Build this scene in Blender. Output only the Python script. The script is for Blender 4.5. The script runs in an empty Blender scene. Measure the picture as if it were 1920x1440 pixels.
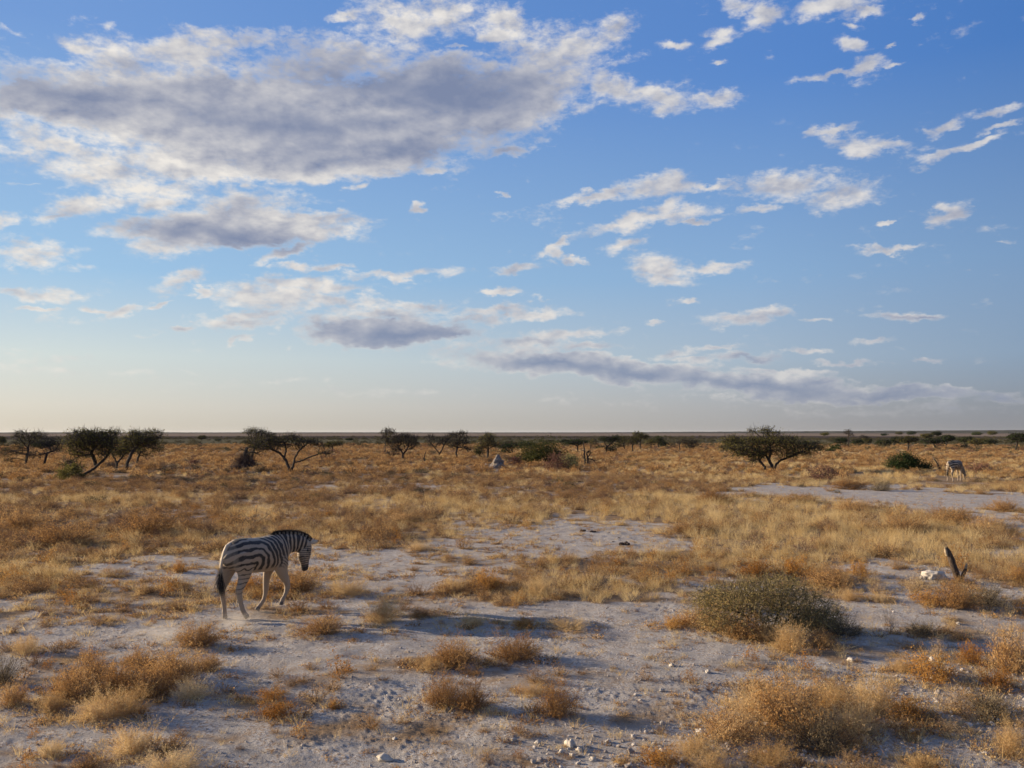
import bpy, bmesh, math, random
import numpy as np
from mathutils import Vector, Matrix, noise as mnoise

R = math.radians
scene = bpy.context.scene
COL = scene.collection

# ------------------------------------------------------------------ camera
CAM_H = 2.9
HFOV = R(60.0)
FPX = 960.0 / math.tan(HFOV / 2)          # focal length in pixels of a 1920 wide picture
PITCH = math.atan2(811 - 720, FPX)
cam_data = bpy.data.cameras.new("camera")
cam_data.sensor_fit = 'HORIZONTAL'
cam_data.angle = HFOV
cam_data.clip_start = 0.1
cam_data.clip_end = 60000
cam_data.dof.use_dof = True
cam_data.dof.focus_distance = 45.0
cam_data.dof.aperture_fstop = (cam_data.lens / 1000) / 0.006
cam = bpy.data.objects.new("camera", cam_data)
COL.objects.link(cam)
cam.location = (0, 0, CAM_H)
cam.rotation_euler = (R(90) + PITCH, 0, 0)
scene.camera = cam

# ------------------------------------------------------------------ light and exposure
SUN_AZ = R(-74)       # measured from the view direction (+Y) towards +X: the sun stands on the left, behind the scene
SUN_EL = R(13.5)
SUN_STRENGTH = 5.0
SKY_STRENGTH = 0.115
scene.view_settings.view_transform = 'Standard'
scene.view_settings.look = 'None'
scene.view_settings.gamma = 1.0
scene.view_settings.use_curve_mapping = False
EXPOSURE = 0.90
scene.view_settings.exposure = EXPOSURE
sun_dir = Vector((math.sin(SUN_AZ) * math.cos(SUN_EL), math.cos(SUN_AZ) * math.cos(SUN_EL), math.sin(SUN_EL)))
sl = bpy.data.lights.new("sun", 'SUN')
sl.energy = SUN_STRENGTH
sl.angle = R(0.6)
sl.color = (1.0, 0.81, 0.57)
so = bpy.data.objects.new("sun", sl)
COL.objects.link(so)
so.rotation_euler = (-sun_dir).to_track_quat('-Z', 'Y').to_euler()
so.location = (-30, 20, 20)

def px_dir(px, py):
    """unit vector from the camera through a photograph pixel"""
    x = (px - 960) / FPX; u = (720 - py) / FPX
    c, s = math.cos(PITCH), math.sin(PITCH)
    v = Vector((x, c - u * s, s + u * c))
    return v.normalized()

def ground_at(px, py, h=0.0):
    d = px_dir(px, py)
    t = (h - CAM_H) / d.z
    return Vector((d.x * t, d.y * t, h))

# ------------------------------------------------------------------ world: sky with clouds
world = bpy.data.worlds.new("World")
scene.world = world
world.use_nodes = True
NT = world.node_tree
NT.nodes.clear()

class NB:
    """small node builder"""
    def __init__(s, nt): s.nt = nt
    def n(s, typ, **kw):
        nd = s.nt.nodes.new(typ)
        for k, v in kw.items(): setattr(nd, k, v)
        return nd
    def link(s, a, b): s.nt.links.new(a, b)
    def setin(s, nd, i, v):
        if v is None: return
        if hasattr(v, 'is_output') or isinstance(v, bpy.types.NodeSocket): s.nt.links.new(v, nd.inputs[i])
        else: nd.inputs[i].default_value = v
    def math(s, op, a, b=None, c=None, clamp=False):
        nd = s.n('ShaderNodeMath', operation=op, use_clamp=clamp)
        s.setin(nd, 0, a); s.setin(nd, 1, b); s.setin(nd, 2, c)
        return nd.outputs[0]
    def vmath(s, op, a, b=None, c=None):
        nd = s.n('ShaderNodeVectorMath', operation=op)
        s.setin(nd, 0, a); s.setin(nd, 1, b); s.setin(nd, 2, c)
        return nd.outputs['Value'] if op in ('LENGTH', 'DOT_PRODUCT', 'DISTANCE') else nd.outputs[0]
    def comb(s, x, y, z=0.0):
        nd = s.n('ShaderNodeCombineXYZ'); s.setin(nd, 0, x); s.setin(nd, 1, y); s.setin(nd, 2, z); return nd.outputs[0]
    def mapr(s, v, a, b, c=0.0, d=1.0, t='LINEAR'):
        nd = s.n('ShaderNodeMapRange', interpolation_type=t)
        s.setin(nd, 0, v); s.setin(nd, 1, a); s.setin(nd, 2, b); s.setin(nd, 3, c); s.setin(nd, 4, d)
        return nd.outputs[0]
    def mix(s, f, a, b, bt='MIX'):
        nd = s.n('ShaderNodeMix', data_type='RGBA', blend_type=bt)
        s.setin(nd, 0, f)
        s.setin(nd, 6, a if not isinstance(a, tuple) else (*a[:3], 1)); s.setin(nd, 7, b if not isinstance(b, tuple) else (*b[:3], 1))
        return nd.outputs[2]
    def noise(s, vec, scale, detail=4, rough=0.5, dist=0.0, lac=2.0, color=False):
        nd = s.n('ShaderNodeTexNoise')
        s.setin(nd, 'Vector', vec); s.setin(nd, 'Scale', scale); s.setin(nd, 'Detail', float(detail)); s.setin(nd, 'Roughness', rough)
        s.setin(nd, 'Distortion', dist); s.setin(nd, 'Lacunarity', lac)
        return nd.outputs['Color'] if color else nd.outputs[0]
    def ramp(s, f, stops, interp='LINEAR'):
        nd = s.n('ShaderNodeValToRGB'); cr = nd.color_ramp; cr.interpolation = interp
        while len(cr.elements) < len(stops): cr.elements.new(0.5)
        for e, (p, c) in zip(cr.elements, stops):
            e.position = p; e.color = (*c[:3], 1) if not isinstance(c, float) else (c, c, c, 1)
        s.setin(nd, 0, f); return nd.outputs[0]

# cloud layout, each patch: centre x, centre y, half width, half height, tilt (degrees, rising to the right)
# (picture coordinates are turned into azimuth and elevation on the sky below)
STRONG = [(520,228,540,100,0),(160,205,230,48,-2),(850,185,265,92,4),(540,300,380,52,2),(455,430,250,46,3),(735,620,180,30,0),
          (1080,688,250,30,-5),(1250,705,200,22,-5),(1440,724,270,24,-2),(1660,735,200,18,-1)]
NORMAL = [(240,140,110,60,-25),(155,85,50,22,-30),(350,105,130,34,4),(430,82,110,22,-4),(640,105,150,40,2),(230,330,190,42,-10),(100,275,100,34,-24),
    (330,345,80,30,0),(1040,105,150,44,20),(1140,60,60,28,22),(1010,160,110,50,10),(975,280,36,12,10),(820,322,40,9,6),(680,330,90,8,0),
    (790,38,135,44,0),(640,30,40,12,8),(960,48,62,32,-12),(945,75,40,14,0),(870,93,32,6,0),(560,140,160,50,0),
    (1370,18,48,24,-5),(1442,28,46,30,12),(1555,14,75,22,4),(1625,18,40,10,8),(1590,46,20,9,0),(1255,95,28,11,-5),(1330,88,48,15,25),(1335,126,18,8,0),
    (1170,172,66,28,-12),(1235,186,48,22,-8),(1335,186,62,17,4),(1595,85,32,13,-5),(1668,80,18,5,28),(1560,148,84,9,14),(1625,122,50,14,24),(1680,116,28,6,5),
    (1735,25,15,10,0),(1560,246,44,10,18),(1600,272,60,16,-4),(1665,268,70,16,-8),(1780,232,42,12,26),(1862,207,44,12,14),(1872,238,50,7,16),(1810,278,80,9,18),
    (1125,364,90,9,10),(1235,350,90,20,6),(1330,345,60,9,2),(1460,345,112,24,7),(1590,364,72,28,8),(1415,393,48,10,8),(1200,412,125,14,12),(1240,386,34,13,20),
    (1285,411,48,5,3),(1040,458,48,7,26),(1035,472,20,9,0),(1080,485,30,6,-8),(1172,460,44,14,18),(1238,500,62,24,-12),(1235,522,50,12,-8),(1340,500,56,11,6),
    (1765,406,40,17,28),(1770,400,18,22,0),(1662,420,14,6,24),(1690,464,70,7,4),(1700,598,66,9,0),(1400,589,92,14,3),(1530,604,36,6,0),(1280,561,36,7,4),(1212,603,24,6,0),
    (1918,500,10,24,0),(160,388,72,28,14),(135,410,50,14,18),(305,378,54,18,12),(55,480,64,24,-4),(20,428,50,18,16),(455,385,110,34,4),(600,405,110,16,-4),(640,428,60,12,6),
    (545,478,62,13,22),(320,470,60,22,8),(360,525,48,14,8),(350,535,40,14,12),(388,546,28,9,18),(85,547,82,11,-4),(30,545,50,12,0),(60,573,64,6,2),(245,583,46,12,22),(190,578,34,8,-8),(310,567,18,5,12),
    (520,560,130,26,-6),(560,538,80,16,0),(460,600,90,11,0),(640,572,100,14,0),(600,545,90,14,0),(620,505,60,11,8),(745,518,110,10,2),(560,507,40,7,6),(500,588,60,12,4),
    (720,590,100,14,-3),(800,575,70,11,0),(960,583,120,10,4),(655,605,70,18,5),(880,600,60,10,0),(957,512,34,9,8),(940,550,44,6,-3),(775,390,18,8,30),(945,365,14,5,0),(660,350,22,8,10),
    (450,628,34,6,12),(336,608,18,7,20),(930,662,110,26,4),(1055,622,84,13,2),(985,640,70,16,8),(1095,650,70,10,0),(1255,656,48,12,6),(1290,670,70,8,-4),(1300,690,60,12,0),(1400,668,84,13,-2),
    (1345,645,60,6,0),(1518,653,38,7,0),(1650,640,38,8,-4),(1745,675,32,6,0),(1600,682,64,5,-2),(1870,738,72,8,-2),(1895,745,60,12,0),(1470,700,90,7,-2)]
FAINT = [(110,676,110,12,0),(40,660,60,6,-4),(30,690,60,5,0),(530,716,42,8,0),(340,690,40,6,0),(270,630,40,4,0),(545,648,12,8,0),(160,700,150,12,0),(420,720,120,8,0),(700,735,140,10,0),(1160,750,120,10,-2),(1780,770,260,26,-2),
    (100,590,30,20,0),(200,45,24,12,0),(45,350,50,5,5),(1440,110,22,7,0),(1690,285,60,14,-10),(20,45,40,9,-8),(1730,320,26,7,12),(1600,155,60,18,10),(1040,490,30,5,-8),(1870,462,30,4,0),(1130,655,40,8,0),(1640,770,200,14,0),(1380,750,200,8,-2),(1160,128,60,16,15),(1100,210,60,14,0),(1800,515,10,4,0),(1030,560,30,3,0)]
DARK = [(150,185,230,40,-3,.95),(420,175,300,42,0,.7),(680,150,230,55,-4,.95),(850,170,190,60,4,1.0),(560,235,330,50,0,.9),(760,285,300,34,3,.95),(940,250,140,40,8,.7),(1010,155,60,22,5,.6),(440,445,230,26,-4,.95),(520,468,110,18,5,.9),(430,395,90,26,8,.6),
        (620,400,90,8,0,.5),(760,622,160,24,0,.9),(860,628,90,14,0,.9),(1030,684,180,16,-5,.95),(1180,700,150,16,-4,1),(1420,727,230,14,-2,.95),(1640,738,190,10,-1,.9),(1440,675,70,9,-3,.8),(1440,355,90,12,4,.45),(1590,352,40,10,0,.4),
        (560,592,60,8,0,.5),(1000,635,90,7,0,.5),(1720,601,60,6,0,.8),(1440,590,60,8,0,.4),(1880,746,80,8,0,.7),(1180,180,70,16,-8,.4),(1800,775,260,26,-2,.6)]

w = NB(NT)
geo = w.n('ShaderNodeTexCoord').outputs['Generated']
nrm = w.vmath('NORMALIZE', geo)
sep = w.n('ShaderNodeSeparateXYZ'); w.link(nrm, sep.inputs[0])
X, Y, Z = sep.outputs
az = w.math('ARCTAN2', X, Y)
el = w.math('ARCSINE', Z)
AE = w.comb(az, el)
def azel(px, py):
    d = px_dir(px, py); return math.atan2(d.x, d.y), math.asin(d.z)

# puffs: two bands of noise, planar (perspective towards the horizon) and angular, leaning up to the right like the cloud streets
zc = w.math('ADD', w.math('MAXIMUM', Z, 0.0), 0.16)
planar = w.comb(w.math('DIVIDE', X, zc), w.math('DIVIDE', Y, zc), 0.0)
mpa = w.n('ShaderNodeMapping'); w.link(AE, mpa.inputs[0]); mpa.inputs['Rotation'].default_value = (0, 0, R(-9)); mpa.inputs['Scale'].default_value = (1, 1.85, 1)
ang = w.vmath('ADD', mpa.outputs[0], w.comb(0.0, 0.0, w.math('MULTIPLY', Y, 0.3)))
warp1 = w.noise(ang, 8.0, 3, 0.5, color=True)
warp2 = w.noise(ang, 34.0, 5, 0.6, color=True)
wv = w.vmath('ADD', w.vmath('MULTIPLY', w.vmath('SUBTRACT', warp1, (0.5,) * 3), (0.07, 0.034, 0)),
             w.vmath('MULTIPLY', w.vmath('SUBTRACT', warp2, (0.5,) * 3), (0.040, 0.026, 0)))
P = w.vmath('ADD', AE, wv)

def cone_field(items, grow=1.45, smin=0.0):
    cur = None
    for it in items:
        cx, cy, rx, ry, tilt = it[:5]
        rx *= grow; ry *= grow
        a0, e0 = azel(cx, cy)
        ct, st = math.cos(R(tilt)), math.sin(R(tilt))
        a1, e1 = azel(cx + rx * ct, cy - rx * st)
        a2, e2 = azel(cx + ry * st, cy + ry * ct)
        a3, e3 = azel(cx - ry * st, cy - ry * ct)
        L1 = math.hypot(a1 - a0, e1 - e0); rot = math.atan2(e1 - e0, a1 - a0)
        L2 = math.hypot(a2 - a3, e2 - e3) / 2
        mp = w.n('ShaderNodeMapping', vector_type='TEXTURE')
        w.link(P, mp.inputs[0])
        mp.inputs['Location'].default_value = (a0, e0, 0)
        mp.inputs['Rotation'].default_value = (0, 0, rot)
        mp.inputs['Scale'].default_value = (L1, L2, 1)
        g = w.n('ShaderNodeTexGradient', gradient_type='SPHERICAL')
        w.link(mp.outputs[0], g.inputs[0])
        v = g.outputs['Fac']
        if len(it) > 5: v = w.math('MULTIPLY', v, it[5])
        if cur is None: cur = v
        elif smin > 0:
            nd = w.n('ShaderNodeMath', operation='SMOOTH_MAX'); w.link(cur, nd.inputs[0]); w.link(v, nd.inputs[1]); nd.inputs[2].default_value = smin; cur = nd.outputs[0]
        else: cur = w.math('MAXIMUM', cur, v)
    return cur

# flatten P's z so only azimuth and elevation count
fp = w.n('ShaderNodeSeparateXYZ'); w.link(P, fp.inputs[0]); P = w.comb(fp.outputs[0], fp.outputs[1], 0.0)
graw = cone_field(STRONG, 1.12, 0.05)
gs = w.math('MINIMUM', w.math('MULTIPLY', graw, 2.6), 1.25)
gn = w.math('MINIMUM', w.math('MULTIPLY', cone_field(NORMAL, 1.66), 1.22), 0.98)
gf = w.math('MULTIPLY', cone_field(FAINT, 1.8), 0.60)
G = w.math('MAXIMUM', w.math('MAXIMUM', gs, gn), gf)
f1 = w.noise(ang, 24.0, 9, 0.62, 0.1)
f2 = w.noise(planar, 5.0, 7, 0.58, 0.1)
f3 = w.noise(ang, 88.0, 5, 0.6, 0.3)
nz = w.math('ADD', w.math('ADD', w.math('MULTIPLY', w.math('SUBTRACT', f1, 0.5), 1.35), w.math('MULTIPLY', w.math('SUBTRACT', f3, 0.5), 0.95)), w.math('MULTIPLY', w.math('SUBTRACT', f2, 0.5), 0.50))
outside = w.math('MAXIMUM', w.mapr(w.math('ABSOLUTE', az), 0.60, 0.80, 0, 1, 'SMOOTHSTEP'), w.mapr(el, 0.50, 0.66, 0, 1, 'SMOOTHSTEP'))
Ggen = w.math('MULTIPLY', w.mapr(w.noise(planar, 1.3, 3, 0.5), 0.46, 0.62, 0, 0.95), outside)
wisp = w.math('MULTIPLY', w.mapr(w.noise(planar, 3.2, 3, 0.55), 0.52, 0.68, 0, 0.42), w.mapr(el, 0.03, 0.12, 0, 1))
G = w.math('MAXIMUM', G, wisp)
D = w.math('ADD', w.math('MAXIMUM', G, Ggen), nz)
alpha = w.mapr(D, 0.26, 1.08, 0, 1, 'SMOOTHSTEP')
# light from the low sun on the left: the same puffs, sampled a little towards the sun
f1s = w.noise(w.vmath('ADD', ang, (-0.006, 0.016, 0)), 24.0, 6, 0.55, 0.1)
f1b = w.noise(ang, 24.0, 6, 0.55, 0.1)
relief = w.math('MULTIPLY', w.math('SUBTRACT', f1b, f1s), 2.2)
f4 = w.noise(ang, 6.5, 4, 0.5, 0.2)
S = cone_field(DARK, 1.9, 0.20)
Sn = w.math('ADD', S, w.math('MULTIPLY', w.math('SUBTRACT', f4, 0.5), 0.50))
Sd = w.math('MULTIPLY', w.math('POWER', w.mapr(Sn, -0.02, 1.12, 0, 1), 0.85), w.mapr(S, 0.0, 0.12, 0, 1))
soft = w.math('ADD', w.math('MAXIMUM', G, Ggen), w.math('MULTIPLY', w.math('SUBTRACT', f1b, 0.5), 1.0))
thick = w.mapr(soft, 0.50, 1.15, 0, 1, 'SMOOTHSTEP')
shade = w.math('ADD', w.math('MULTIPLY', w.math('MULTIPLY', Sd, 0.97), w.mapr(D, 0.30, 0.85, 0.45, 1.0)), w.math('MULTIPLY', thick, 0.17))
shade = w.math('SUBTRACT', shade, w.math('MULTIPLY', relief, w.mapr(Sd, 0, 0.8, 1.0, 0.15)), clamp=True)

sky = w.n('ShaderNodeTexSky', sky_type='NISHITA')
sky.sun_disc = False
sky.sun_elevation = SUN_EL
sky.sun_rotation = SUN_AZ
sky.altitude = 1000
sky.air_density = 1.0
sky.dust_density = 1.2
sky.ozone_density = 2.2
# low haze bank: paler and warmer towards the horizon (dusty air over the pan)
elc = w.math('MAXIMUM', el, 0.0)
K = 1.0 / (SKY_STRENGTH * 2 ** EXPOSURE)     # colours below are as they should appear
def kc(c): return tuple(x * K for x in c)
t = w.mapr(w.vmath('DOT_PRODUCT', nrm, tuple(sun_dir)), -0.22, 0.70, 0, 1)
tw = w.mapr(w.vmath('DOT_PRODUCT', nrm, tuple(sun_dir)), -0.9, 0.05, 0.55, 1)
e7 = w.mapr(elc, 0.0, 0.8, 0, 1)
far_side = w.ramp(e7, [(0, (.272, .275, .310)), (.035, (.27, .295, .36)), (.10, (.27, .37, .52)), (.22, (.212, .357, .590)), (.47, (.062, .200, .560)), (1, (.035, .13, .46))])
near_side = w.ramp(e7, [(0, (.59, .54, .46)), (.035, (.66, .62, .555)), (.10, (.62, .675, .66)), (.21, (.33, .53, .75)), (.50, (.165, .322, .66)), (1, (.075, .21, .57))])
ramped = w.mix(t, far_side, near_side)
ramped = w.vmath('SCALE', ramped); ramped.node.inputs[3].default_value = K
ramped = w.vmath('MULTIPLY', ramped, w.comb(tw, tw, tw))
glow = w.math('POWER', w.mapr(w.vmath('DOT_PRODUCT', nrm, tuple(sun_dir)), 0.75, 1.0, 0, 1), 3.0)
ramped = w.vmath('ADD', ramped, w.vmath('MULTIPLY', w.comb(glow, glow, glow), kc((0.6, 0.46, 0.3))))
base = w.mix(0.93, sky.outputs[0], ramped)
lit = w.mix(t, kc((0.68, 0.67, 0.68)), kc((0.90, 0.85, 0.78)))
lit = w.mix(w.mapr(elc, 0.05, 0.3, 0, 1), w.mix(0.25, lit, kc((.74, .66, .58))), lit)
drk = w.mix(t, kc((0.175, 0.225, 0.37)), kc((0.222, 0.262, 0.385)))
ccol = w.mix(shade, lit, drk)
fade = w.math('EXPONENT', w.math('MULTIPLY', elc, -20.0))
ccol = w.mix(w.math('MULTIPLY', fade, 0.9), ccol, base)
final = w.mix(w.math('MULTIPLY', alpha, 0.97), base, ccol)
bg = w.n('ShaderNodeBackground'); bg.inputs[1].default_value = SKY_STRENGTH
w.link(final, bg.inputs[0])
# beyond the laid out part of the sky only the general cloud field is needed
alpha2 = w.mapr(w.math('ADD', Ggen, w.math('MULTIPLY', w.math('SUBTRACT', f2, 0.5), 0.9)), 0.28, 0.92, 0, 1, 'SMOOTHSTEP')
ccol2 = w.mix(w.math('MULTIPLY', alpha2, 0.6), lit, drk)
bg2 = w.n('ShaderNodeBackground'); bg2.inputs[1].default_value = SKY_STRENGTH
w.link(w.mix(w.math('MULTIPLY', alpha2, 0.95), base, ccol2), bg2.inputs[0])
region = w.math('MAXIMUM', w.math('GREATER_THAN', w.math('ABSOLUTE', az), 0.82), w.math('MAXIMUM', w.math('GREATER_THAN', el, 0.68), w.math('LESS_THAN', el, -0.01)))
mxs = w.n('ShaderNodeMixShader'); w.link(region, mxs.inputs[0]); w.link(bg.outputs[0], mxs.inputs[1]); w.link(bg2.outputs[0], mxs.inputs[2])
wo = w.n('ShaderNodeOutputWorld'); w.link(mxs.outputs[0], wo.inputs[0])
world.cycles.sampling_method = 'MANUAL'
world.cycles.sample_map_resolution = 512

scene.cycles.max_bounces = 5
scene.cycles.diffuse_bounces = 3
scene.cycles.glossy_bounces = 1
scene.cycles.transmission_bounces = 4
scene.cycles.transparent_max_bounces = 4
scene.cycles.volume_bounces = 0
scene.cycles.caustics_reflective = False
scene.cycles.caustics_refractive = False
scene.cycles.blur_glossy = 1.0

# ================================================================== helpers
def tag(o, label=None, cat=None, group=None, kind=None):
    if label: o['label'] = label
    if cat: o['category'] = cat
    if group: o['group'] = group
    if kind: o['kind'] = kind
    return o

def mesh_np(name, V, F, mats, fmat=None, smooth=False):
    """V (n,3) array, F list of arrays (k, 3 or 4)"""
    V = np.asarray(V, dtype=np.float32).reshape(-1, 3)
    Fs = [np.asarray(f, dtype=np.int32) for f in (F if isinstance(F, list) else [F]) if len(f)]
    me = bpy.data.meshes.new(name)
    nl = sum(f.size for f in Fs); nf = sum(len(f) for f in Fs)
    me.vertices.add(len(V)); me.vertices.foreach_set('co', V.ravel())
    me.loops.add(nl); me.polygons.add(nf)
    me.loops.foreach_set('vertex_index', np.concatenate([f.ravel() for f in Fs]))
    tot = np.concatenate([np.full(len(f), f.shape[1], dtype=np.int32) for f in Fs])
    st = np.concatenate([[0], np.cumsum(tot)[:-1]]).astype(np.int32)
    me.polygons.foreach_set('loop_start', st)
    if fmat is not None: me.polygons.foreach_set('material_index', np.asarray(fmat, dtype=np.int32))
    me.polygons.foreach_set('use_smooth', np.full(nf, smooth, dtype=bool))
    me.update(calc_edges=True)
    for m in (mats if isinstance(mats, (list, tuple)) else [mats]): me.materials.append(m)
    return me

def obj(name, me, parent=None, loc=None):
    o = bpy.data.objects.new(name, me); COL.objects.link(o)
    if parent: o.parent = parent
    if loc is not None: o.location = loc
    return o

def empty(name, loc=(0, 0, 0), rz=0.0):
    o = bpy.data.objects.new(name, None); COL.objects.link(o)
    o.location = loc; o.rotation_euler = (0, 0, rz); o.empty_display_size = 0.2
    return o

# --- numpy noise (smooth value noise on a hashed lattice)
def _hash(ix, iy, seed):
    n = (ix.astype(np.int64) * 374761393 + iy.astype(np.int64) * 668265263 + seed * 1442695041) & 0x7fffffff
    n = ((n ^ (n >> 13)) * 1274126177) & 0x7fffffff
    n = ((n ^ (n >> 16)) * 668265263) & 0x7fffffff
    return ((n ^ (n >> 15)) & 0xffff) / 65535.0
def vnoise(x, y, seed=0):
    x = np.asarray(x, float); y = np.asarray(y, float)
    ix = np.floor(x); iy = np.floor(y); fx = x - ix; fy = y - iy
    fx = fx * fx * fx * (fx * (fx * 6 - 15) + 10); fy = fy * fy * fy * (fy * (fy * 6 - 15) + 10)
    a = _hash(ix, iy, seed); b = _hash(ix + 1, iy, seed); c = _hash(ix, iy + 1, seed); d = _hash(ix + 1, iy + 1, seed)
    return (a + (b - a) * fx) * (1 - fy) + (c + (d - c) * fx) * fy
def fbm(x, y, seed=0, octaves=4, rough=0.5):
    t = 0; amp = 1; tot = 0
    ca, sa = math.cos(0.6), math.sin(0.6)
    for k in range(octaves):
        t = t + amp * vnoise(x, y, seed + k * 17); tot += amp; amp *= rough
        x, y = (x * ca - y * sa) * 2.03 + 11.3, (x * sa + y * ca) * 2.03 - 7.1
    return t / tot

def world_to_px(x, y, z=0.0):
    c, s = math.cos(PITCH), math.sin(PITCH)
    dz = z - CAM_H
    f = y * c + dz * s; u = -y * s + dz * c
    f = np.maximum(f, 1e-3)
    return 960 + FPX * x / f, 720 - FPX * u / f

# --- where things grow.  Patches are given as seen in the photograph and live on the ground.
# bare patches: cx, cy, rx, ry, strength
BARE = [(1540,926,210,17,1.5),(1760,938,230,20,1.7),(1900,985,80,24,1.3),(1890,1030,50,18,.5),(1040,1010,210,36,1.1),(880,1000,110,26,.6),(700,1060,240,34,.9),(560,1110,300,40,.45),(330,1080,260,28,.9),(1150,990,90,14,.8),
        (1000,915,60,6,.4),(330,960,60,10,.6),(560,905,80,8,.4),(770,905,70,7,.4),(240,960,90,9,.5),(1430,918,60,8,.5),
        (1280,1110,60,20,.5),(1720,1075,130,22,1.0),(1850,1110,90,30,1.0),(1650,1150,140,40,1.2),(1280,1060,0.1,0.1,0),(1330,955,40,12,.6),
        (1080,905,60,5,.3),(500,1180,900,60,.5),(1100,1180,400,50,1.0),(100,1165,200,40,.45),(60,1120,200,20,.4)]
GRASS_P = [(130,1105,230,40,.55),(330,1125,160,26,.45),(60,1160,120,20,.3),(1400,985,330,30,1),(1260,960,160,22,1),(1500,1040,420,36,1.2),(1030,1105,190,34,1.3),(1180,1120,120,30,1.1),(900,1095,90,26,.9),(180,1020,260,34,1),(130,1075,200,18,.8),(450,990,120,18,.8),(740,985,120,14,.8),
         (130,980,250,30,.8),(1740,990,160,26,1),(1850,1060,130,20,1),(540,1095,90,16,.7),(640,1030,60,14,.5),(280,1160,120,14,.4),(520,1135,110,16,.5),(1350,1060,180,34,.9)]
STRAW = [(1500,1000,430,60,1.0),(1120,1115,170,40,.9),(1300,950,200,26,.7),(120,1075,170,20,.8),(150,940,200,12,.6),(860,955,240,20,.6),(1700,1060,260,22,.8),(480,965,100,14,.5),(1640,900,300,14,.5)]
def blob(px, py, L):
    m = np.zeros_like(px)
    for cx, cy, rx, ry, s in L:
        r2 = ((px - cx) / rx) ** 2 + ((py - cy) / ry) ** 2
        m = np.maximum(m, s * np.clip(1.25 - r2, 0, 1))
    return m
def veg_density(x, y):
    """0 bare ground .. 1 closed cover"""
    px, py = world_to_px(x, y)
    wx = (fbm(x * 0.55, y * 0.35, 3, 3) - 0.5); wy = (fbm(x * 0.5 + 40, y * 0.35, 9, 3) - 0.5)
    px2 = px + wx * 230; py2 = py + wy * 42 * np.clip((py - 811) / 150, 0.15, 2)
    base = np.interp(py, [811, 860, 905, 960, 1040, 1120, 1180, 1300, 1440], [0.97, 0.97, 0.96, 0.90, 0.78, 0.68, 0.50, 0.33, 0.28])
    right = np.clip((px - 1200) / 200, 0, 1) * np.clip((py - 1230) / 60, 0, 1)
    base = np.maximum(base, 0.42 * right)
    v = base + 0.55 * blob(px2, py2, GRASS_P) - 0.85 * blob(px2, py2, BARE)
    n = fbm(x * 0.9, y * 0.9, 5, 4); n2 = fbm(x * 2.6, y * 2.6, 15, 3)
    v = v + (n - 0.5) * 1.1 + (n2 - 0.5) * 1.0
    return np.clip(v, 0, 1)
def straw_share(x, y):
    px, py = world_to_px(x, y)
    n = fbm(x * 0.35, y * 0.2, 21, 3) - 0.5
    s = blob(px + n * 160, py + n * 30, STRAW)
    return np.clip(0.34 + 0.80 * s + n * 1.3 + np.clip((px - 1000) / 2400, -0.15, 0.16), 0, 1)

def ground_z(x, y):
    r = np.hypot(x, y)
    near = np.clip(1.6 - r / 45, 0, 1)
    z = (fbm(x * 0.25, y * 0.25, 31, 3) - 0.5) * 0.10 * np.clip(r / 8, 0, 1) * np.clip(2 - r / 60, 0, 1)
    z = z + (fbm(x * 1.7, y * 1.7, 33, 4, 0.5) - 0.5) * 0.05 * near
    a = fbm(x * 11, y * 11, 37, 3, 0.6); c = fbm(x * 26, y * 26, 39, 2, 0.6)
    z = z + (np.clip(a - 0.52, 0, 1) * 0.024 + np.clip(c - 0.52, 0, 1) * 0.040) * near * np.clip((fbm(x * 0.7, y * 0.7, 47, 3) - .36) * 4, .12, 1.15)
    return z

# --- materials
def new_mat(name):
    m = bpy.data.materials.new(name); m.use_nodes = True; m.node_tree.nodes.clear()
    return m, NB(m.node_tree)
def finish(m, b, sh):
    o = b.n('ShaderNodeOutputMaterial'); b.link(sh, o.inputs[0]); return m

def leaf_mat(name, stops, trans=0.35, scale=3.0, spread=0.55):
    """dry plant matter: colour differs from plant to plant and from sprig to sprig"""
    m, b = new_mat(name)
    rnd = b.n('ShaderNodeObjectInfo').outputs['Random']
    pos = b.n('ShaderNodeNewGeometry').outputs['Position']
    n1 = b.noise(pos, scale, 2, 0.6); n2 = b.noise(pos, scale * 14, 1, 0.6)
    f = b.math('ADD', b.math('MULTIPLY', rnd, spread), b.math('MULTIPLY', b.math('ADD', b.math('MULTIPLY', b.math('SUBTRACT', n1, 0.5), 1.3), b.math('MULTIPLY', b.math('SUBTRACT', n2, 0.5), 1.2)), 0.8))
    f = b.math('ADD', f, (1 - spread) / 2, clamp=True)
    c = b.ramp(f, stops)
    d = b.n('ShaderNodeBsdfDiffuse'); b.link(c, d.inputs[0])
    t = b.n('ShaderNodeBsdfTranslucent'); b.link(c, t.inputs[0])
    mx = b.n('ShaderNodeMixShader'); mx.inputs[0].default_value = trans
    b.link(d.outputs[0], mx.inputs[1]); b.link(t.outputs[0], mx.inputs[2])
    return finish(m, b, mx.outputs[0])
def bark_mat(name, c1, c2, scale=12, bump=0.4):
    m, b = new_mat(name)
    tc = b.n('ShaderNodeTexCoord').outputs['Object']
    n = b.noise(tc, scale, 6, 0.65)
    c = b.ramp(n, [(0.3, c1), (0.7, c2)])
    p = b.n('ShaderNodeBsdfPrincipled'); b.link(c, p.inputs['Base Color']); p.inputs['Roughness'].default_value = 0.95
    bp = b.n('ShaderNodeBump'); bp.inputs['Strength'].default_value = bump; bp.inputs['Distance'].default_value = 0.02; b.link(n, bp.inputs['Height']); b.link(bp.outputs[0], p.inputs['Normal'])
    return finish(m, b, p.outputs[0])

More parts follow.
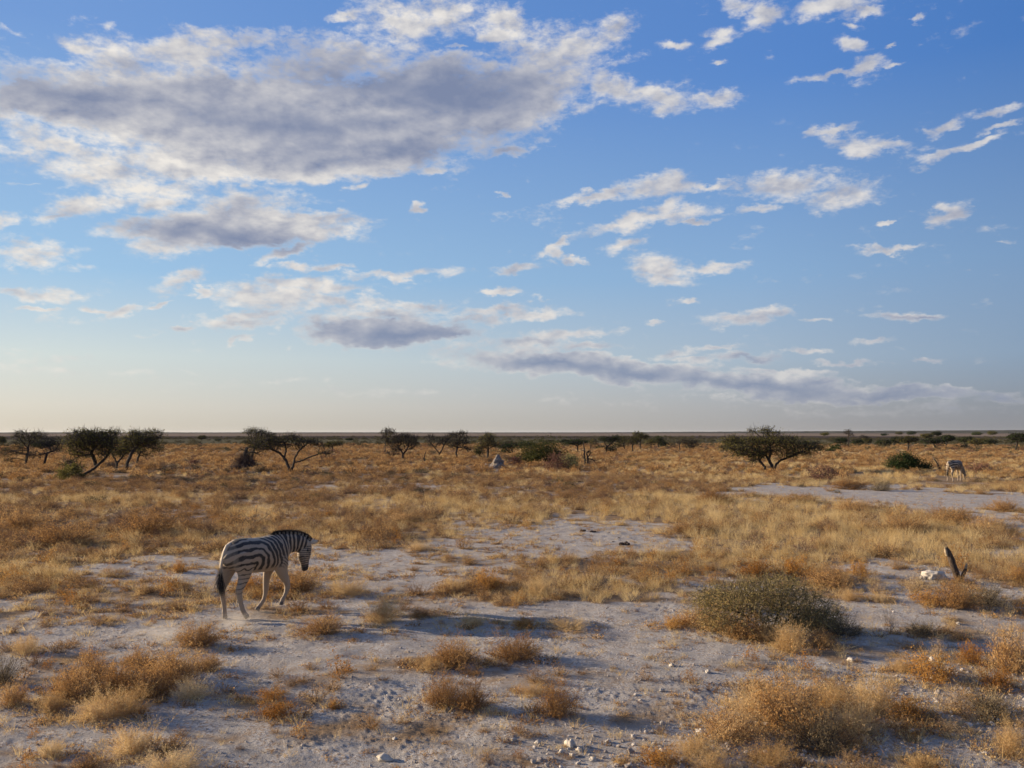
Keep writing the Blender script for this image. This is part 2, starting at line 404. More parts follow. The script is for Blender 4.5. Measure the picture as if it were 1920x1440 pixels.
M_STRAW = leaf_mat('straw', [(0.0, (0.36, 0.225, 0.085)), (0.45, (0.58, 0.415, 0.19)), (1.0, (0.76, 0.62, 0.36))], 0.40)
M_RUST = leaf_mat('rust', [(0.0, (0.19, 0.095, 0.038)), (0.35, (0.39, 0.21, 0.075)), (0.7, (0.60, 0.36, 0.14)), (1.0, (0.80, 0.58, 0.30))], 0.35)
M_PALE = leaf_mat('tan leaf', [(0.0, (0.34, 0.195, 0.085)), (0.4, (0.54, 0.36, 0.18)), (1.0, (0.78, 0.60, 0.36))], 0.40)
M_DULL = leaf_mat('dull twig leaf', [(0.0, (0.13, 0.095, 0.050)), (0.5, (0.27, 0.205, 0.115)), (1.0, (0.46, 0.37, 0.23))], 0.3)
M_OLSTRAW = leaf_mat('olive straw leaf', [(0.0, (0.14, 0.100, 0.034)), (0.45, (0.37, 0.285, 0.095)), (1.0, (0.68, 0.56, 0.25))], 0.48, 4.0)
M_GOLD = leaf_mat('gold leaf', [(0.0, (0.22, 0.085, 0.018)), (0.5, (0.46, 0.22, 0.05)), (1.0, (0.66, 0.42, 0.14))], 0.45, 9.0)
M_OLIVE = leaf_mat('olive leaf', [(0.0, (0.055, 0.052, 0.016)), (0.5, (0.115, 0.105, 0.034)), (1.0, (0.21, 0.185, 0.065))], 0.35)
M_GREY_OLIVE = leaf_mat('grey olive leaf', [(0.0, (0.12, 0.105, 0.042)), (0.5, (0.24, 0.215, 0.095)), (1.0, (0.44, 0.39, 0.20))], 0.35, 4.0)
M_GREEN = leaf_mat('green leaf', [(0.0, (0.035, 0.038, 0.014)), (0.6, (0.090, 0.092, 0.032)), (1.0, (0.18, 0.17, 0.065))], 0.35)
M_DKGREEN = leaf_mat('dark green leaf', [(0.0, (0.022, 0.034, 0.014)), (0.6, (0.05, 0.065, 0.025)), (1.0, (0.09, 0.10, 0.04))], 0.3)
M_PURPLE = leaf_mat('plum twig', [(0.0, (0.09, 0.045, 0.035)), (0.5, (0.18, 0.095, 0.070)), (1.0, (0.33, 0.19, 0.12))], 0.15)
M_SCRUB = leaf_mat('far scrub', [(0.0, (0.05, 0.048, 0.030)), (0.5, (0.10, 0.088, 0.050)), (1.0, (0.17, 0.145, 0.080))], 0.2)
M_BARK = bark_mat('bark', (0.018, 0.014, 0.011), (0.055, 0.043, 0.034))
M_BARE = bark_mat('bare wood', (0.020, 0.014, 0.011), (0.060, 0.044, 0.033))
M_TWIG = bark_mat('twig', (0.10, 0.062, 0.035), (0.24, 0.16, 0.095), 20, 0.1)

# ================================================================== the ground: one sheet from the camera to the horizon
def make_ground():
    fine = np.arange(-40, 40.0001, 0.115)
    coarse_r = np.arange(44, 180.001, 4.0)
    angs = np.concatenate([-coarse_r[::-1], fine, coarse_r])      # degrees from the view direction
    angs = np.unique(np.round(angs, 4))[:-1]                      # +-180 coincide
    rad = [0.3, 1.5, 3.0, 4.5]
    r = 5.5
    while r < 60: rad.append(r); r *= 1.0042
    while r < 300: rad.append(r); r *= 1.012
    while r < 14000: rad.append(r); r *= 1.06
    rad = np.array(rad)
    A, RR = np.meshgrid(np.radians(angs), rad)
    x = RR * np.sin(A); y = RR * np.cos(A)
    z = ground_z(x, y)
    na = len(angs); nr = len(rad)
    V = np.stack([x, y, z], -1).reshape(-1, 3)
    i = np.arange(nr - 1)[:, None]; j = np.arange(na)[None, :]; j2 = (j + 1) % na
    F = np.stack([i * na + j, (i + 1) * na + j, (i + 1) * na + j2, i * na + j2 + 0 * i], -1).reshape(-1, 4)
    F = F[:, ::-1]
    # close the middle
    V = np.vstack([V, [[0, 0, 0]]]); c = len(V) - 1
    jj = np.arange(na); tri = np.stack([jj, (jj + 1) % na, np.full(na, c)], -1)
    me = mesh_np('ground', V, [F, tri], make_ground_mat(), smooth=True)
    v = veg_density(V[:, 0], V[:, 1]); v[-1] = 0.2
    at = me.attributes.new('veg', 'FLOAT', 'POINT'); at.data.foreach_set('value', v.astype(np.float32))
    o = obj('ground', me); tag(o, kind='structure')
    return o

def make_ground_mat():
    m, b = new_mat('calcrete ground')
    pos = b.n('ShaderNodeNewGeometry').outputs['Position']
    sp = b.n('ShaderNodeSeparateXYZ'); b.link(pos, sp.inputs[0])
    dist = b.vmath('LENGTH', b.comb(sp.outputs[0], sp.outputs[1], 0))
    veg = b.n('ShaderNodeAttribute', attribute_name='veg').outputs['Fac']
    n_big = b.noise(pos, 0.35, 4, 0.55)
    n_mid = b.noise(pos, 3.0, 5, 0.6)
    n_fine = b.noise(pos, 26.0, 5, 0.7)
    n_grit = b.noise(pos, 90.0, 3, 0.7)
    white = b.ramp(n_mid, [(0.28, (0.25, 0.226, 0.20)), (0.50, (0.38, 0.352, 0.320)), (0.72, (0.54, 0.508, 0.465))])
    # plant litter and darker crumbs lying on the pale crust
    lit_f = b.mapr(b.math('ADD', n_fine, b.math('MULTIPLY', b.math('SUBTRACT', n_mid, 0.5), 0.55)), 0.50, 0.64, 0, 1, 'SMOOTHSTEP')
    soil = b.mix(b.math('MULTIPLY', lit_f, 0.85), white, (0.26, 0.185, 0.125))
    soil = b.mix(b.mapr(b.noise(pos, 0.9, 5, 0.65), 0.50, 0.68, 0, 0.55), soil, (0.30, 0.235, 0.175))
    soil = b.mix(b.mapr(n_grit, 0.60, 0.72, 0, 0.5), soil, (0.14, 0.10, 0.075))
    under = b.ramp(n_fine, [(0.30, (0.13, 0.085, 0.048)), (0.7, (0.33, 0.225, 0.13))])
    near = b.mix(b.mapr(b.math('ADD', veg, b.math('MULTIPLY', b.math('SUBTRACT', n_mid, 0.5), 0.6)), 0.30, 0.85, 0, 0.93, 'SMOOTHSTEP'), soil, under)
    # farther out: grassland, scrub belt, dark flats, the pale pan, and the wooded far shore
    st = b.comb(b.math('MULTIPLY', sp.outputs[0], 0.35), sp.outputs[1], 0)
    ns = b.noise(st, 0.02, 5, 0.6)
    lit_g = b.ramp(b.noise(st, 0.10, 6, 0.65), [(0.30, (0.155, 0.095, 0.052)), (0.55, (0.25, 0.165, 0.090)), (0.75, (0.36, 0.26, 0.15))])
    wd = b.math('MULTIPLY', dist, b.mapr(ns, 0.3, 0.7, 0.88, 1.14))
    c = b.mix(b.mapr(wd, 60, 130), near, lit_g)
    scrub = b.ramp(b.noise(st, 0.06, 5, 0.7), [(0.35, (0.075, 0.070, 0.046)), (0.6, (0.13, 0.115, 0.072)), (0.78, (0.20, 0.165, 0.10))])
    c = b.mix(b.mapr(wd, 170, 260), c, scrub)
    c = b.mix(b.mapr(wd, 390, 470), c, (0.060, 0.048, 0.044))
    pan = b.ramp(b.noise(b.comb(b.math('MULTIPLY', sp.outputs[0], 0.08), sp.outputs[1], 0), 0.004, 4, 0.6), [(0.35, (0.15, 0.115, 0.088)), (0.65, (0.26, 0.20, 0.15))])
    c = b.mix(b.mapr(wd, 680, 860), c, pan)
    c = b.mix(b.mapr(wd, 2500, 3300), c, (0.050, 0.046, 0.044))
    bs = b.n('ShaderNodeBsdfDiffuse'); b.link(c, bs.inputs[0])
    hgt = b.math('ADD', b.math('MULTIPLY', n_fine, 0.9), b.math('MULTIPLY', n_grit, 0.35))
    bp = b.n('ShaderNodeBump'); bp.inputs['Distance'].default_value = 0.035
    b.link(b.mapr(dist, 8, 70, 0.9, 0.25), bp.inputs['Strength'])
    b.link(hgt, bp.inputs['Height']); b.link(bp.outputs[0], bs.inputs['Normal'])
    return finish(m, b, bs.outputs[0])
make_ground()

# a very low wooded rise on the far side of the pan (a little higher to the right)
def far_rise():
    rng = np.random.default_rng(5)
    n = 900; az = np.radians(np.linspace(-42, 42, n)); d0 = 5200.0
    h = 3.0 + 1.5 * fbm(az * 40, az * 0, 3, 4) + 13 * np.clip((np.degrees(az) - 5) / 26, 0, 1.2) + 0.8 * rng.random(n) + 6 * np.clip(np.degrees(az) / 27, 0, 1) * np.clip(fbm(az * 200, az * 0, 8, 2) - .5, 0, 1)
    V = []
    for k, (dd, hh) in enumerate([(0, 0), (60, 0.5), (500, 1.0), (2600, 0.75), (6000, 0.0)]):
        d = d0 + dd
        V.append(np.stack([d * np.sin(az), d * np.cos(az), h * hh - (2.0 if hh == 0 else 0)], -1))
    V = np.concatenate(V); i = np.arange(4)[:, None]; j = np.arange(n - 1)[None, :]
    F = np.stack([i * n + j, (i + 1) * n + j, (i + 1) * n + j + 1, i * n + j + 1], -1).reshape(-1, 4)[:, ::-1]
    m, b = new_mat('far woodland')
    pos = b.n('ShaderNodeNewGeometry').outputs['Position']
    c = b.ramp(b.noise(pos, 0.01, 3, 0.6), [(0.35, (0.030, 0.030, 0.022)), (0.7, (0.055, 0.052, 0.036))])
    d_ = b.n('ShaderNodeBsdfDiffuse'); b.link(c, d_.inputs[0]); finish(m, b, d_.outputs[0])
    o = obj('hills', mesh_np('hills', V, F, m)); tag(o, kind='structure')
far_rise()

# ================================================================== plant meshes
def ribbon_set(P, D, L, W, bend, rng, segs=2):
    """blades: base points P, directions D, lengths L, widths W; returns verts, quads"""
    n = len(P)
    side = np.cross(D, rng.normal(size=(n, 3))); side /= np.linalg.norm(side, axis=1)[:, None] + 1e-9
    V = []
    for k in range(segs + 1):
        t = k / segs
        c = P + D * (L * t)[:, None] + bend * (L * t * t)[:, None]
        wd = (W * (1 - t * 0.85))[:, None]
        V += [c - side * wd / 2, c + side * wd / 2]
    V = np.stack(V, 1)                           # n, 2(segs+1), 3
    q = np.array([[2 * k, 2 * k + 1, 2 * k + 3, 2 * k + 2] for k in range(segs)])
    F = (np.arange(n)[:, None, None] * (2 * (segs + 1)) + q[None]).reshape(-1, 4)
    return V.reshape(-1, 3), F
def leaf_set(P, S, rng, flat=0.0, aspect=0.6):
    n = len(P)
    a = rng.normal(size=(n, 3)); a[:, 2] *= (1 - flat); a /= np.linalg.norm(a, axis=1)[:, None]
    b_ = np.cross(a, rng.normal(size=(n, 3))); b_ /= np.linalg.norm(b_, axis=1)[:, None] + 1e-9
    s = S[:, None] if hasattr(S, '__len__') else S
    V = np.stack([P - a * s / 2, P + b_ * s * aspect / 2, P + a * s / 2, P - b_ * s * aspect / 2], 1)
    F = np.arange(n * 4).reshape(-1, 4)
    return V.reshape(-1, 3), F
def join(parts):
    """parts: (V, F, material index)"""
    V = []; F = []; M = []; o = 0
    for v, f, mi in parts:
        V.append(v); F.append(f + o); M.append(np.full(len(f), mi)); o += len(v)
    return np.concatenate(V), [f for f in F], np.concatenate(M)

def tuft_mesh(seed, n=50, h=0.38, r=0.10, wd=0.005, mat=None, lean=0.35, seeds=0):
    rng = np.random.default_rng(seed)
    a = rng.random(n) * 2 * math.pi; rr = r * np.sqrt(rng.random(n))
    P = np.stack([rr * np.cos(a), rr * np.sin(a), np.full(n, -0.01)], -1)
    out = P.copy(); out[:, 2] = 0; out /= (r + 1e-6)
    D = out * lean + rng.normal(size=(n, 3)) * 0.16; D[:, 2] = 1; D /= np.linalg.norm(D, axis=1)[:, None]
    L = h * (0.45 + 0.65 * rng.random(n))
    bend = out * 0.25 + rng.normal(size=(n, 3)) * 0.18; bend[:, 2] = -0.18 * rng.random(n)
    parts = [(*ribbon_set(P, D, L, np.full(n, wd) * (0.7 + 0.6 * rng.random(n)), bend, rng), 0)]
    if seeds:
        k = rng.integers(0, n, seeds); t = 0.6 + 0.4 * rng.random(seeds)
        Q = P[k] + D[k] * (L[k] * t)[:, None] + bend[k] * (L[k] * t * t)[:, None] + rng.normal(size=(seeds, 3)) * 0.008
        parts.append((*leaf_set(Q, wd * 3.2, rng), 0))
    V, F, M = join(parts)
    return mesh_np('tuft', V, F, [mat or M_STRAW], M)

def dome_mesh(seed, r=0.30, h=0.30, stems=70, twigs=5, leaves=900, ls=0.011, wd=0.0035, mats=None, lumps=3, squash=1.0, open_=0.0):
    """a fluffy dry shrublet: stems fan out of the root, fork, and carry small leaves and seed heads"""
    rng = np.random.default_rng(seed)
    mats = mats or [M_TWIG, M_RUST]
    a = rng.random(stems) * 2 * math.pi; el_ = np.arccos(rng.random(stems) * 0.97)
    lump = 1 + 0.20 * np.sin(lumps * a + seed) + 0.20 * np.sin(a * 2 + seed * 1.7) * np.sin(el_) + 0.16 * rng.normal(size=stems)
    D = np.stack([np.sin(el_) * np.cos(a) * r / h, np.sin(el_) * np.sin(a) * r / h * squash, np.cos(el_) + 0.12], -1)
    L = h * lump * (0.60 + 0.3 * rng.random(stems))
    P = np.stack([rng.normal(size=stems) * r * 0.12, rng.normal(size=stems) * r * 0.12, np.full(stems, -0.02)], -1)
    bend = np.stack([np.zeros(stems), np.zeros(stems), 0.10 * rng.random(stems) - .02], -1) + rng.normal(size=(stems, 3)) * 0.06
    parts = [(*ribbon_set(P, D, L, np.full(stems, wd * 1.5), bend, rng, 3), 0)]
    k = np.repeat(np.arange(stems), twigs); nk = len(k)
    t = 0.35 + 0.6 * rng.random(nk)
    Q = P[k] + D[k] * (L[k] * t)[:, None] + bend[k] * (L[k] * t * t)[:, None]
    D2 = D[k] * 0.8 + rng.normal(size=(nk, 3)) * 0.55; D2[:, 2] = np.abs(D2[:, 2]) * 0.8 + 0.1
    D2 /= np.linalg.norm(D2, axis=1)[:, None]
    L2 = h * (0.16 + 0.26 * rng.random(nk))
    parts.append((*ribbon_set(Q, D2, L2, np.full(nk, wd), rng.normal(size=(nk, 3)) * 0.15, rng, 1), 0))
    kk = rng.integers(0, nk, leaves); tt = rng.random(leaves) ** 0.5
    Q2 = Q[kk] + D2[kk] * (L2[kk] * tt)[:, None] + rng.normal(size=(leaves, 3)) * ls * 0.9
    Q2[:, 2] = np.maximum(Q2[:, 2], 0.005)
    parts.append((*leaf_set(Q2, ls * (0.6 + 0.8 * rng.random(leaves)), rng), 1))
    V, F, M = join(parts)
    return mesh_np('shrublet', V, F, mats, M)

def bush_mesh(seed, r, h, clumps, leaves, ls, mats, ry=None, flatbase=0.15, spread=0.16):
    """a full bush: limbs from the root to many leaf clumps of uneven size spread through the crown"""
    rng = np.random.default_rng(seed); ry = ry or r
    d = rng.normal(size=(clumps, 3)); d[:, 2] = np.abs(d[:, 2]); d /= np.linalg.norm(d, axis=1)[:, None]
    rad = (0.55 + 0.47 * rng.random(clumps) ** 0.6)
    a = np.arctan2(d[:, 1], d[:, 0]); rad *= 1 + 0.13 * np.sin(3 * a + seed) + 0.09 * np.sin(5 * a + 2 * seed)
    C = d * rad[:, None] * np.array([r, ry, h]); C[:, 2] = np.maximum(C[:, 2], h * flatbase * rng.random(clumps))
    P = np.zeros((clumps, 3)); P[:, :2] = rng.normal(size=(clumps, 2)) * r * 0.08; P[:, 2] = -0.03
    V3 = C - P; L = np.linalg.norm(V3, axis=1)
    parts = [(*ribbon_set(P, V3 / L[:, None], L, np.full(clumps, h * 0.035), rng.normal(size=(clumps, 3)) * 0.10, rng, 3), 0)]
    k = rng.integers(0, clumps, leaves)
    cs = spread * h * (0.5 + rng.random(clumps))
    Q = C[k] + rng.normal(size=(leaves, 3)) * cs[k][:, None] * np.array([1.15, 1.15, 0.75])
    Q[:, 2] = np.abs(Q[:, 2])
    parts.append((*leaf_set(Q, ls * (0.6 + 0.8 * rng.random(leaves)), rng), 1))
    tw = clumps * 4; k = rng.integers(0, clumps, tw)
    D = d[k] + rng.normal(size=(tw, 3)) * 0.5; D /= np.linalg.norm(D, axis=1)[:, None]
    parts.append((*ribbon_set(C[k], D, cs[k] * 1.8, np.full(tw, h * 0.010), rng.normal(size=(tw, 3)) * 0.1, rng, 2), 0))
    V, F, M = join(parts)
    return mesh_np('bush', V, F, mats, M)

# --- sources for the uncountable ground cover (kept out of the scene, only their geometry is scattered)
def source_collection(name, meshes):
    c = bpy.data.collections.new(name)
    for i, me in enumerate(meshes):
        o = bpy.data.objects.new('%s source %02d' % (name, i), me); c.objects.link(o)
    return c
def scatter(name, P, S, I, col, seed=0, tilt=0.12, zsc=None):
    """points with size S and variant I become instances of the meshes in col"""
    rng = np.random.default_rng(seed); n = len(P)
    me = bpy.data.meshes.new(name); me.vertices.add(n)
    me.vertices.foreach_set('co', np.asarray(P, dtype=np.float32).ravel())
    rot = np.stack([rng.normal(size=n) * tilt, rng.normal(size=n) * tilt, rng.random(n) * 2 * math.pi], -1).astype(np.float32)
    a = me.attributes.new('rot', 'FLOAT_VECTOR', 'POINT'); a.data.foreach_set('vector', rot.ravel())
    S = np.asarray(S); S3 = np.stack([S, S, S * (0.8 + 0.4 * rng.random(n) if zsc is None else zsc)], -1).astype(np.float32)
    a = me.attributes.new('sc', 'FLOAT_VECTOR', 'POINT'); a.data.foreach_set('vector', S3.ravel())
    a = me.attributes.new('idx', 'INT', 'POINT'); a.data.foreach_set('value', np.asarray(I, dtype=np.int32))
    o = obj(name, me)
    ng = bpy.data.node_groups.new(name, 'GeometryNodeTree')
    ng.interface.new_socket('Geometry', in_out='INPUT', socket_type='NodeSocketGeometry')
    ng.interface.new_socket('Geometry', in_out='OUTPUT', socket_type='NodeSocketGeometry')
    b = NB(ng)
    gi = b.n('NodeGroupInput'); go = b.n('NodeGroupOutput')
    def attr(nm, dt):
        x = b.n('GeometryNodeInputNamedAttribute', data_type=dt); x.inputs['Name'].default_value = nm; return x.outputs['Attribute']
    ci = b.n('GeometryNodeCollectionInfo', transform_space='ORIGINAL'); ci.inputs['Collection'].default_value = col
    ci.inputs['Separate Children'].default_value = True; ci.inputs['Reset Children'].default_value = True
    ip = b.n('GeometryNodeInstanceOnPoints')
    b.link(gi.outputs[0], ip.inputs['Points']); b.link(ci.outputs[0], ip.inputs['Instance'])
    ip.inputs['Pick Instance'].default_value = True
    b.link(attr('idx', 'INT'), ip.inputs['Instance Index'])
    er = b.n('FunctionNodeEulerToRotation'); b.link(attr('rot', 'FLOAT_VECTOR'), er.inputs[0])
    b.link(er.outputs[0], ip.inputs['Rotation']); b.link(attr('sc', 'FLOAT_VECTOR'), ip.inputs['Scale'])
    b.link(ip.outputs[0], go.inputs[0])
    md = o.modifiers.new('scatter', 'NODES'); md.node_group = ng
    tag(o, kind='stuff')
    return o

def wedge(n, r0, r1, rng, half=38):
    a = np.radians((rng.random(n) * 2 - 1) * half); r = np.sqrt(r0 * r0 + (r1 * r1 - r0 * r0) * rng.random(n))
    return r * np.sin(a), r * np.cos(a)

SHRUBS = [  # centre x, foot y, width, height, kind, label
 (848, 1256, 128, 62, 'rust', 'orange-brown domed shrub, left one of two touching side by side on the pale crust'),
 (968, 1244, 128, 64, 'rust', 'orange-brown domed shrub, right one of two touching side by side on the pale crust'),
 (806, 1262, 60, 30, 'pale', 'low pale skirt of dry growth at the left foot of the two touching domed shrubs'),
 (826, 1330, 90, 74, 'rust', 'left half of the double fluffy shrub below the two touching domes'),
 (884, 1336, 84, 76, 'rust', 'right half of the double fluffy shrub below the two touching domes'),
 (1044, 1350, 100, 82, 'rust', 'round rusty shrub, alone, low centre with a shadow on its right'),
 (1000, 1310, 60, 34, 'pale', 'small pale shrub touching the top left of the lone round rusty shrub'),
 (716, 1172, 92, 64, 'pale', 'straw-pale fluffy shrub midway between the walking zebra and the centre'),
 (603, 1198, 96, 52, 'rust', 'brown domed shrub just right of the zebra hind hooves'),
 (370, 1220, 104, 60, 'rust', 'brown domed shrub in the dust behind the walking zebra'),
 (262, 1262, 90, 50, 'rust', 'topmost shrub of the big brown clump at lower left'),
 (140, 1318, 120, 84, 'rust', 'left end shrub of the big brown clump at lower left'),
 (222, 1312, 110, 84, 'rust', 'middle shrub of the big brown clump at lower left'),
 (320, 1290, 150, 84, 'rust', 'wide right end shrub of the big brown clump at lower left'),
 (188, 1358, 110, 70, 'pale', 'pale front shrub of the big brown clump at lower left'),
 (280, 1318, 120, 84, 'rust', 'brown shrub filling the gap in the big brown clump, right of its middle'),
 (172, 1286, 110, 66, 'rust', 'brown shrub on the upper left shoulder of the big brown clump'),
 (236, 1350, 120, 70, 'pale', 'tan shrub on the lower right front of the big brown clump'),
 (360, 1316, 90, 54, 'pale', 'thin tan shrub low on the right of the big brown clump'),
 (96, 1340, 60, 54, 'pale', 'small pale shrub on the left fringe of the big brown clump'),
 (385, 1262, 70, 44, 'rust', 'small brown shrub on the right fringe of the big brown clump'),
 (50, 1228, 62, 48, 'pale', 'tan round shrub by the left edge, above the big brown clump'),
 (24, 1330, 70, 60, 'rust', 'rusty shrub at the left edge beside the big brown clump'),
 (4, 1286, 70, 74, 'dark', 'dark shrub cut by the left edge of the view'),
 (248, 1424, 130, 70, 'pale', 'spiky pale shrub below the big brown clump near the bottom'),
 (96, 1428, 66, 46, 'pale', 'small upright tan shrub near the bottom left corner'),
 (320, 1462, 140, 64, 'pale', 'pale shrub cut by the bottom edge, lower left'),
 (512, 1318, 76, 34, 'leafy', 'upper of two sparse orange seedling clumps left of the low centre'),
 (520, 1350, 96, 46, 'leafy', 'lower of two sparse orange seedling clumps left of the low centre'),
 (626, 1330, 26, 30, 'leafy', 'tiny orange seedling left of the double fluffy shrub'),
 (1336, 1190, 150, 56, 'rust', 'brown skirt shrub at the left foot of the grey-green thorn bush'),
 (1262, 1182, 60, 34, 'leafy', 'orange fringe of growth farthest left under the thorn bush'),
 (1396, 1204, 110, 58, 'rust', 'dark orange shrub under the middle of the thorn bush'),
 (1482, 1224, 82, 74, 'pale', 'pale leafy shrub standing in front of the thorn bush'),
 (1584, 1196, 90, 46, 'dark', 'dark flat shrub at the right foot of the thorn bush'),
 (1530, 1188, 110, 70, 'dark', 'dark twiggy shrub filling the right side of the thorn bush'),
 (1360, 1150, 100, 50, 'pale', 'straw-coloured tuft caught in the left side of the thorn bush'),
 (1450, 1208, 90, 46, 'pale', 'tan grass clump in the middle of the thorn bush front'),
 (1540, 1212, 70, 40, 'rust', 'brown tuft at the right front of the thorn bush'),
 (1418, 1088, 90, 50, 'leafy', 'bright golden leafy shrub behind the top left of the thorn bush'),
 (1486, 1090, 100, 56, 'leafy', 'orange leafy shrub behind the top middle of the thorn bush'),
 (1560, 1108, 120, 54, 'rust', 'brown shrub just right of the top of the thorn bush'),
 (1612, 1086, 60, 46, 'leafy', 'golden leafy shrub between the thorn bush and the tree stump'),
 (1682, 1072, 44, 44, 'spiky', 'upright rusty shrub behind the white rock, left side'),
 (1640, 1120, 46, 48, 'spiky', 'orange upright tuft on the open ground right of the thorn bush'),
 (1596, 1132, 54, 32, 'pale', 'low pale spiky tuft left of the orange upright tuft'),
 (1650, 1134, 50, 26, 'pale', 'flat pale tuft in front of the orange upright tuft'),
 (1716, 1118, 60, 52, 'spiky', 'orange spiky shrub in front of and left of the white rock'),
 (1738, 1142, 80, 42, 'leafy', 'ragged golden shrub left of the large orange dome below the stump'),
 (1794, 1150, 100, 66, 'rust', 'large orange domed shrub directly below the tree stump'),
 (1770, 1108, 90, 40, 'thin', 'bare grey twigs growing over the foot of the stump'),
 (1848, 1142, 110, 54, 'dark', 'dark grey-olive shrub right of the large orange dome'),
 (1668, 1188, 64, 84, 'thin', 'thin see-through twiggy shrub on the shaded open ground'),
 (1728, 1192, 76, 36, 'dark', 'low dark shrub at the right of the thin see-through one'),
 (1912, 1096, 50, 46, 'rust', 'pinkish-brown shrub at the right edge level with the stump'),
 (1600, 1376, 130, 76, 'pale', 'straw-pale shrub low between the dark shaded shrub and the tall pale dome'),
 (1420, 1350, 120, 80, 'pale', 'light golden shrub over the left shoulder of the largest rusty shrub'),
 (1300, 1420, 110, 50, 'pale', 'pale grass clump at the left foot of the bank beside the white stones'),
 (1700, 1350, 90, 60, 'leafy', 'orange leafy shrub just right of the tall pale dome'),
 (1640, 1340, 116, 104, 'pale', 'tall pale-orange fluffy dome in the middle of the lower right bank'),
 (1478, 1368, 190, 128, 'rust', 'largest rusty shrub of the lower right bank'),
 (1370, 1392, 150, 92, 'rust', 'wide low orange shrub at the left end of the lower right bank'),
 (1558, 1336, 110, 72, 'pale', 'tan shrub between the largest rusty shrub and the tall pale dome'),
 (1536, 1404, 150, 92, 'dark', 'dark shrub in the shade below the largest rusty shrub'),
 (1430, 1302, 50, 40, 'pale', 'small tan shrub sticking up on the upper left rim of the bank'),
 (1330, 1446, 120, 50, 'pale', 'pale shrub at the bottom edge left of the bank'),
 (1440, 1440, 150, 60, 'pale', 'straw-coloured shrub at the bottom edge below the largest rusty one'),
 (1240, 1436, 100, 50, 'leafy', 'orange herb among the white stones at the bottom'),
 (1590, 1442, 70, 60, 'spiky', 'spiky pale herb at the bottom edge under the tall pale dome'),
 (1744, 1280, 140, 76, 'leafy', 'golden leafy shrub, largest of its kind on the right bank'),
 (1760, 1236, 44, 54, 'spiky', 'small spire-shaped pale shrub above the golden leafy one'),
 (1822, 1246, 60, 62, 'leafy', 'red-orange leafy shrub on the right bank'),
 (1690, 1262, 60, 40, 'pale', 'straw tuft left of the spire-shaped shrub'),
 (1896, 1262, 110, 112, 'rust', 'big brown shrub at the right edge of the bank'),
 (1866, 1290, 80, 60, 'leafy', 'golden shrub in front of the big brown one at the right edge'),
 (1850, 1340, 110, 60, 'dark', 'dull dark shrub below the golden one near the right edge'),
 (1790, 1328, 90, 60, 'spiky', 'grey-tan spiky shrub in the middle of the right bank'),
 (1900, 1418, 90, 92, 'pale', 'pale fluffy shrub in the bottom right corner'),
 (1680, 1392, 60, 70, 'thin', 'thin upright twigs right of the tall pale dome'),
 (1780, 1374, 80, 40, 'spiky', 'low tan tufts between the bank and the bottom right corner'),
 (1730, 1440, 90, 44, 'pale', 'straw tuft on the bottom edge right of centre'),
 (912, 1112, 80, 56, 'leafy', 'deep orange upright shrub at the left end of the straw patch'),
 (850, 1112, 70, 38, 'pale', 'tan tuft left of the deep orange upright shrub'),
 (1120, 1104, 100, 82, 'thin', 'greenish bare shrub rising from the straw patch'),
 (1010, 1120, 70, 44, 'pale', 'straw tussock in the middle of the straw patch'),
 (1290, 1176, 56, 26, 'leafy', 'thin orange herb left of the thorn bush skirt'),
 (1250, 1240, 60, 22, 'thin', 'small dark wisp on the shaded crust left of the thorn bush'),
 (1066, 1186, 110, 34, 'pale', 'low tan growth at the far right of the open crust above the two touching domes'),
 (982, 1180, 70, 26, 'leafy', 'thin orange herb on the open crust above the right touching dome'),
 (884, 1178, 80, 28, 'pale', 'flat straw tuft on the open crust above the left touching dome'),
 (790, 1162, 70, 24, 'rust', 'low brown tuft just right of the straw-pale fluffy shrub'),
 (560, 1112, 120, 56, 'rust', 'brown shrub under the raised foreleg of the walking zebra'),
 (470, 1110, 70, 50, 'leafy', 'orange shrub seen between the zebra legs'),
 (650, 1120, 100, 44, 'pale', 'tan shrub right of the walking zebra'),
 (336, 1076, 34, 34, 'leafy', 'small bright orange herb left of the zebra rump'),
 (758, 985, 90, 28, 'rust', 'dark rusty mound beyond the bare patch, left of centre'),
 (690, 1012, 100, 34, 'rust', 'tan-brown mound beside the bare patch, left of centre'),
 (787, 1036, 60, 24, 'pale', 'pale low tuft inside the bare patch left of centre'),
 (1342, 950, 76, 42, 'rust', 'brown shrub at the left end of the far pale strip'),
 (1490, 948, 90, 22, 'rust', 'low brown shrub inside the far pale strip'),
 (1595, 922, 90, 30, 'rust', 'reddish shrub on the upper rim of the far pale strip'),
 (1652, 924, 50, 28, 'dark', 'dark shrub on the upper rim of the far pale strip'),
 (1605, 966, 110, 34, 'rust', 'brown shrub on the lower rim of the far pale strip'),
 (1690, 1004, 110, 46, 'rust', 'left one of three brown shrubs at the rim of the meadow'),
 (1782, 990, 110, 46, 'rust', 'middle one of three brown shrubs at the rim of the meadow'),
 (1860, 1002, 100, 40, 'rust', 'right one of three brown shrubs at the rim of the meadow'),
 (1880, 962, 60, 34, 'rust', 'rusty shrub on open ground near the right edge'),
 (1300, 1008, 130, 34, 'rust', 'long rusty shrub on the left rim of the straw meadow'),
 (280, 1010, 150, 60, 'rust', 'broad rust-brown shrub left of the zebra rump'),
 (120, 1030, 160, 60, 'rust', 'broad dark brown shrub in the left grassland'),
 (40, 1000, 120, 50, 'rust', 'rust-brown shrub near the left edge of the grassland'),
]

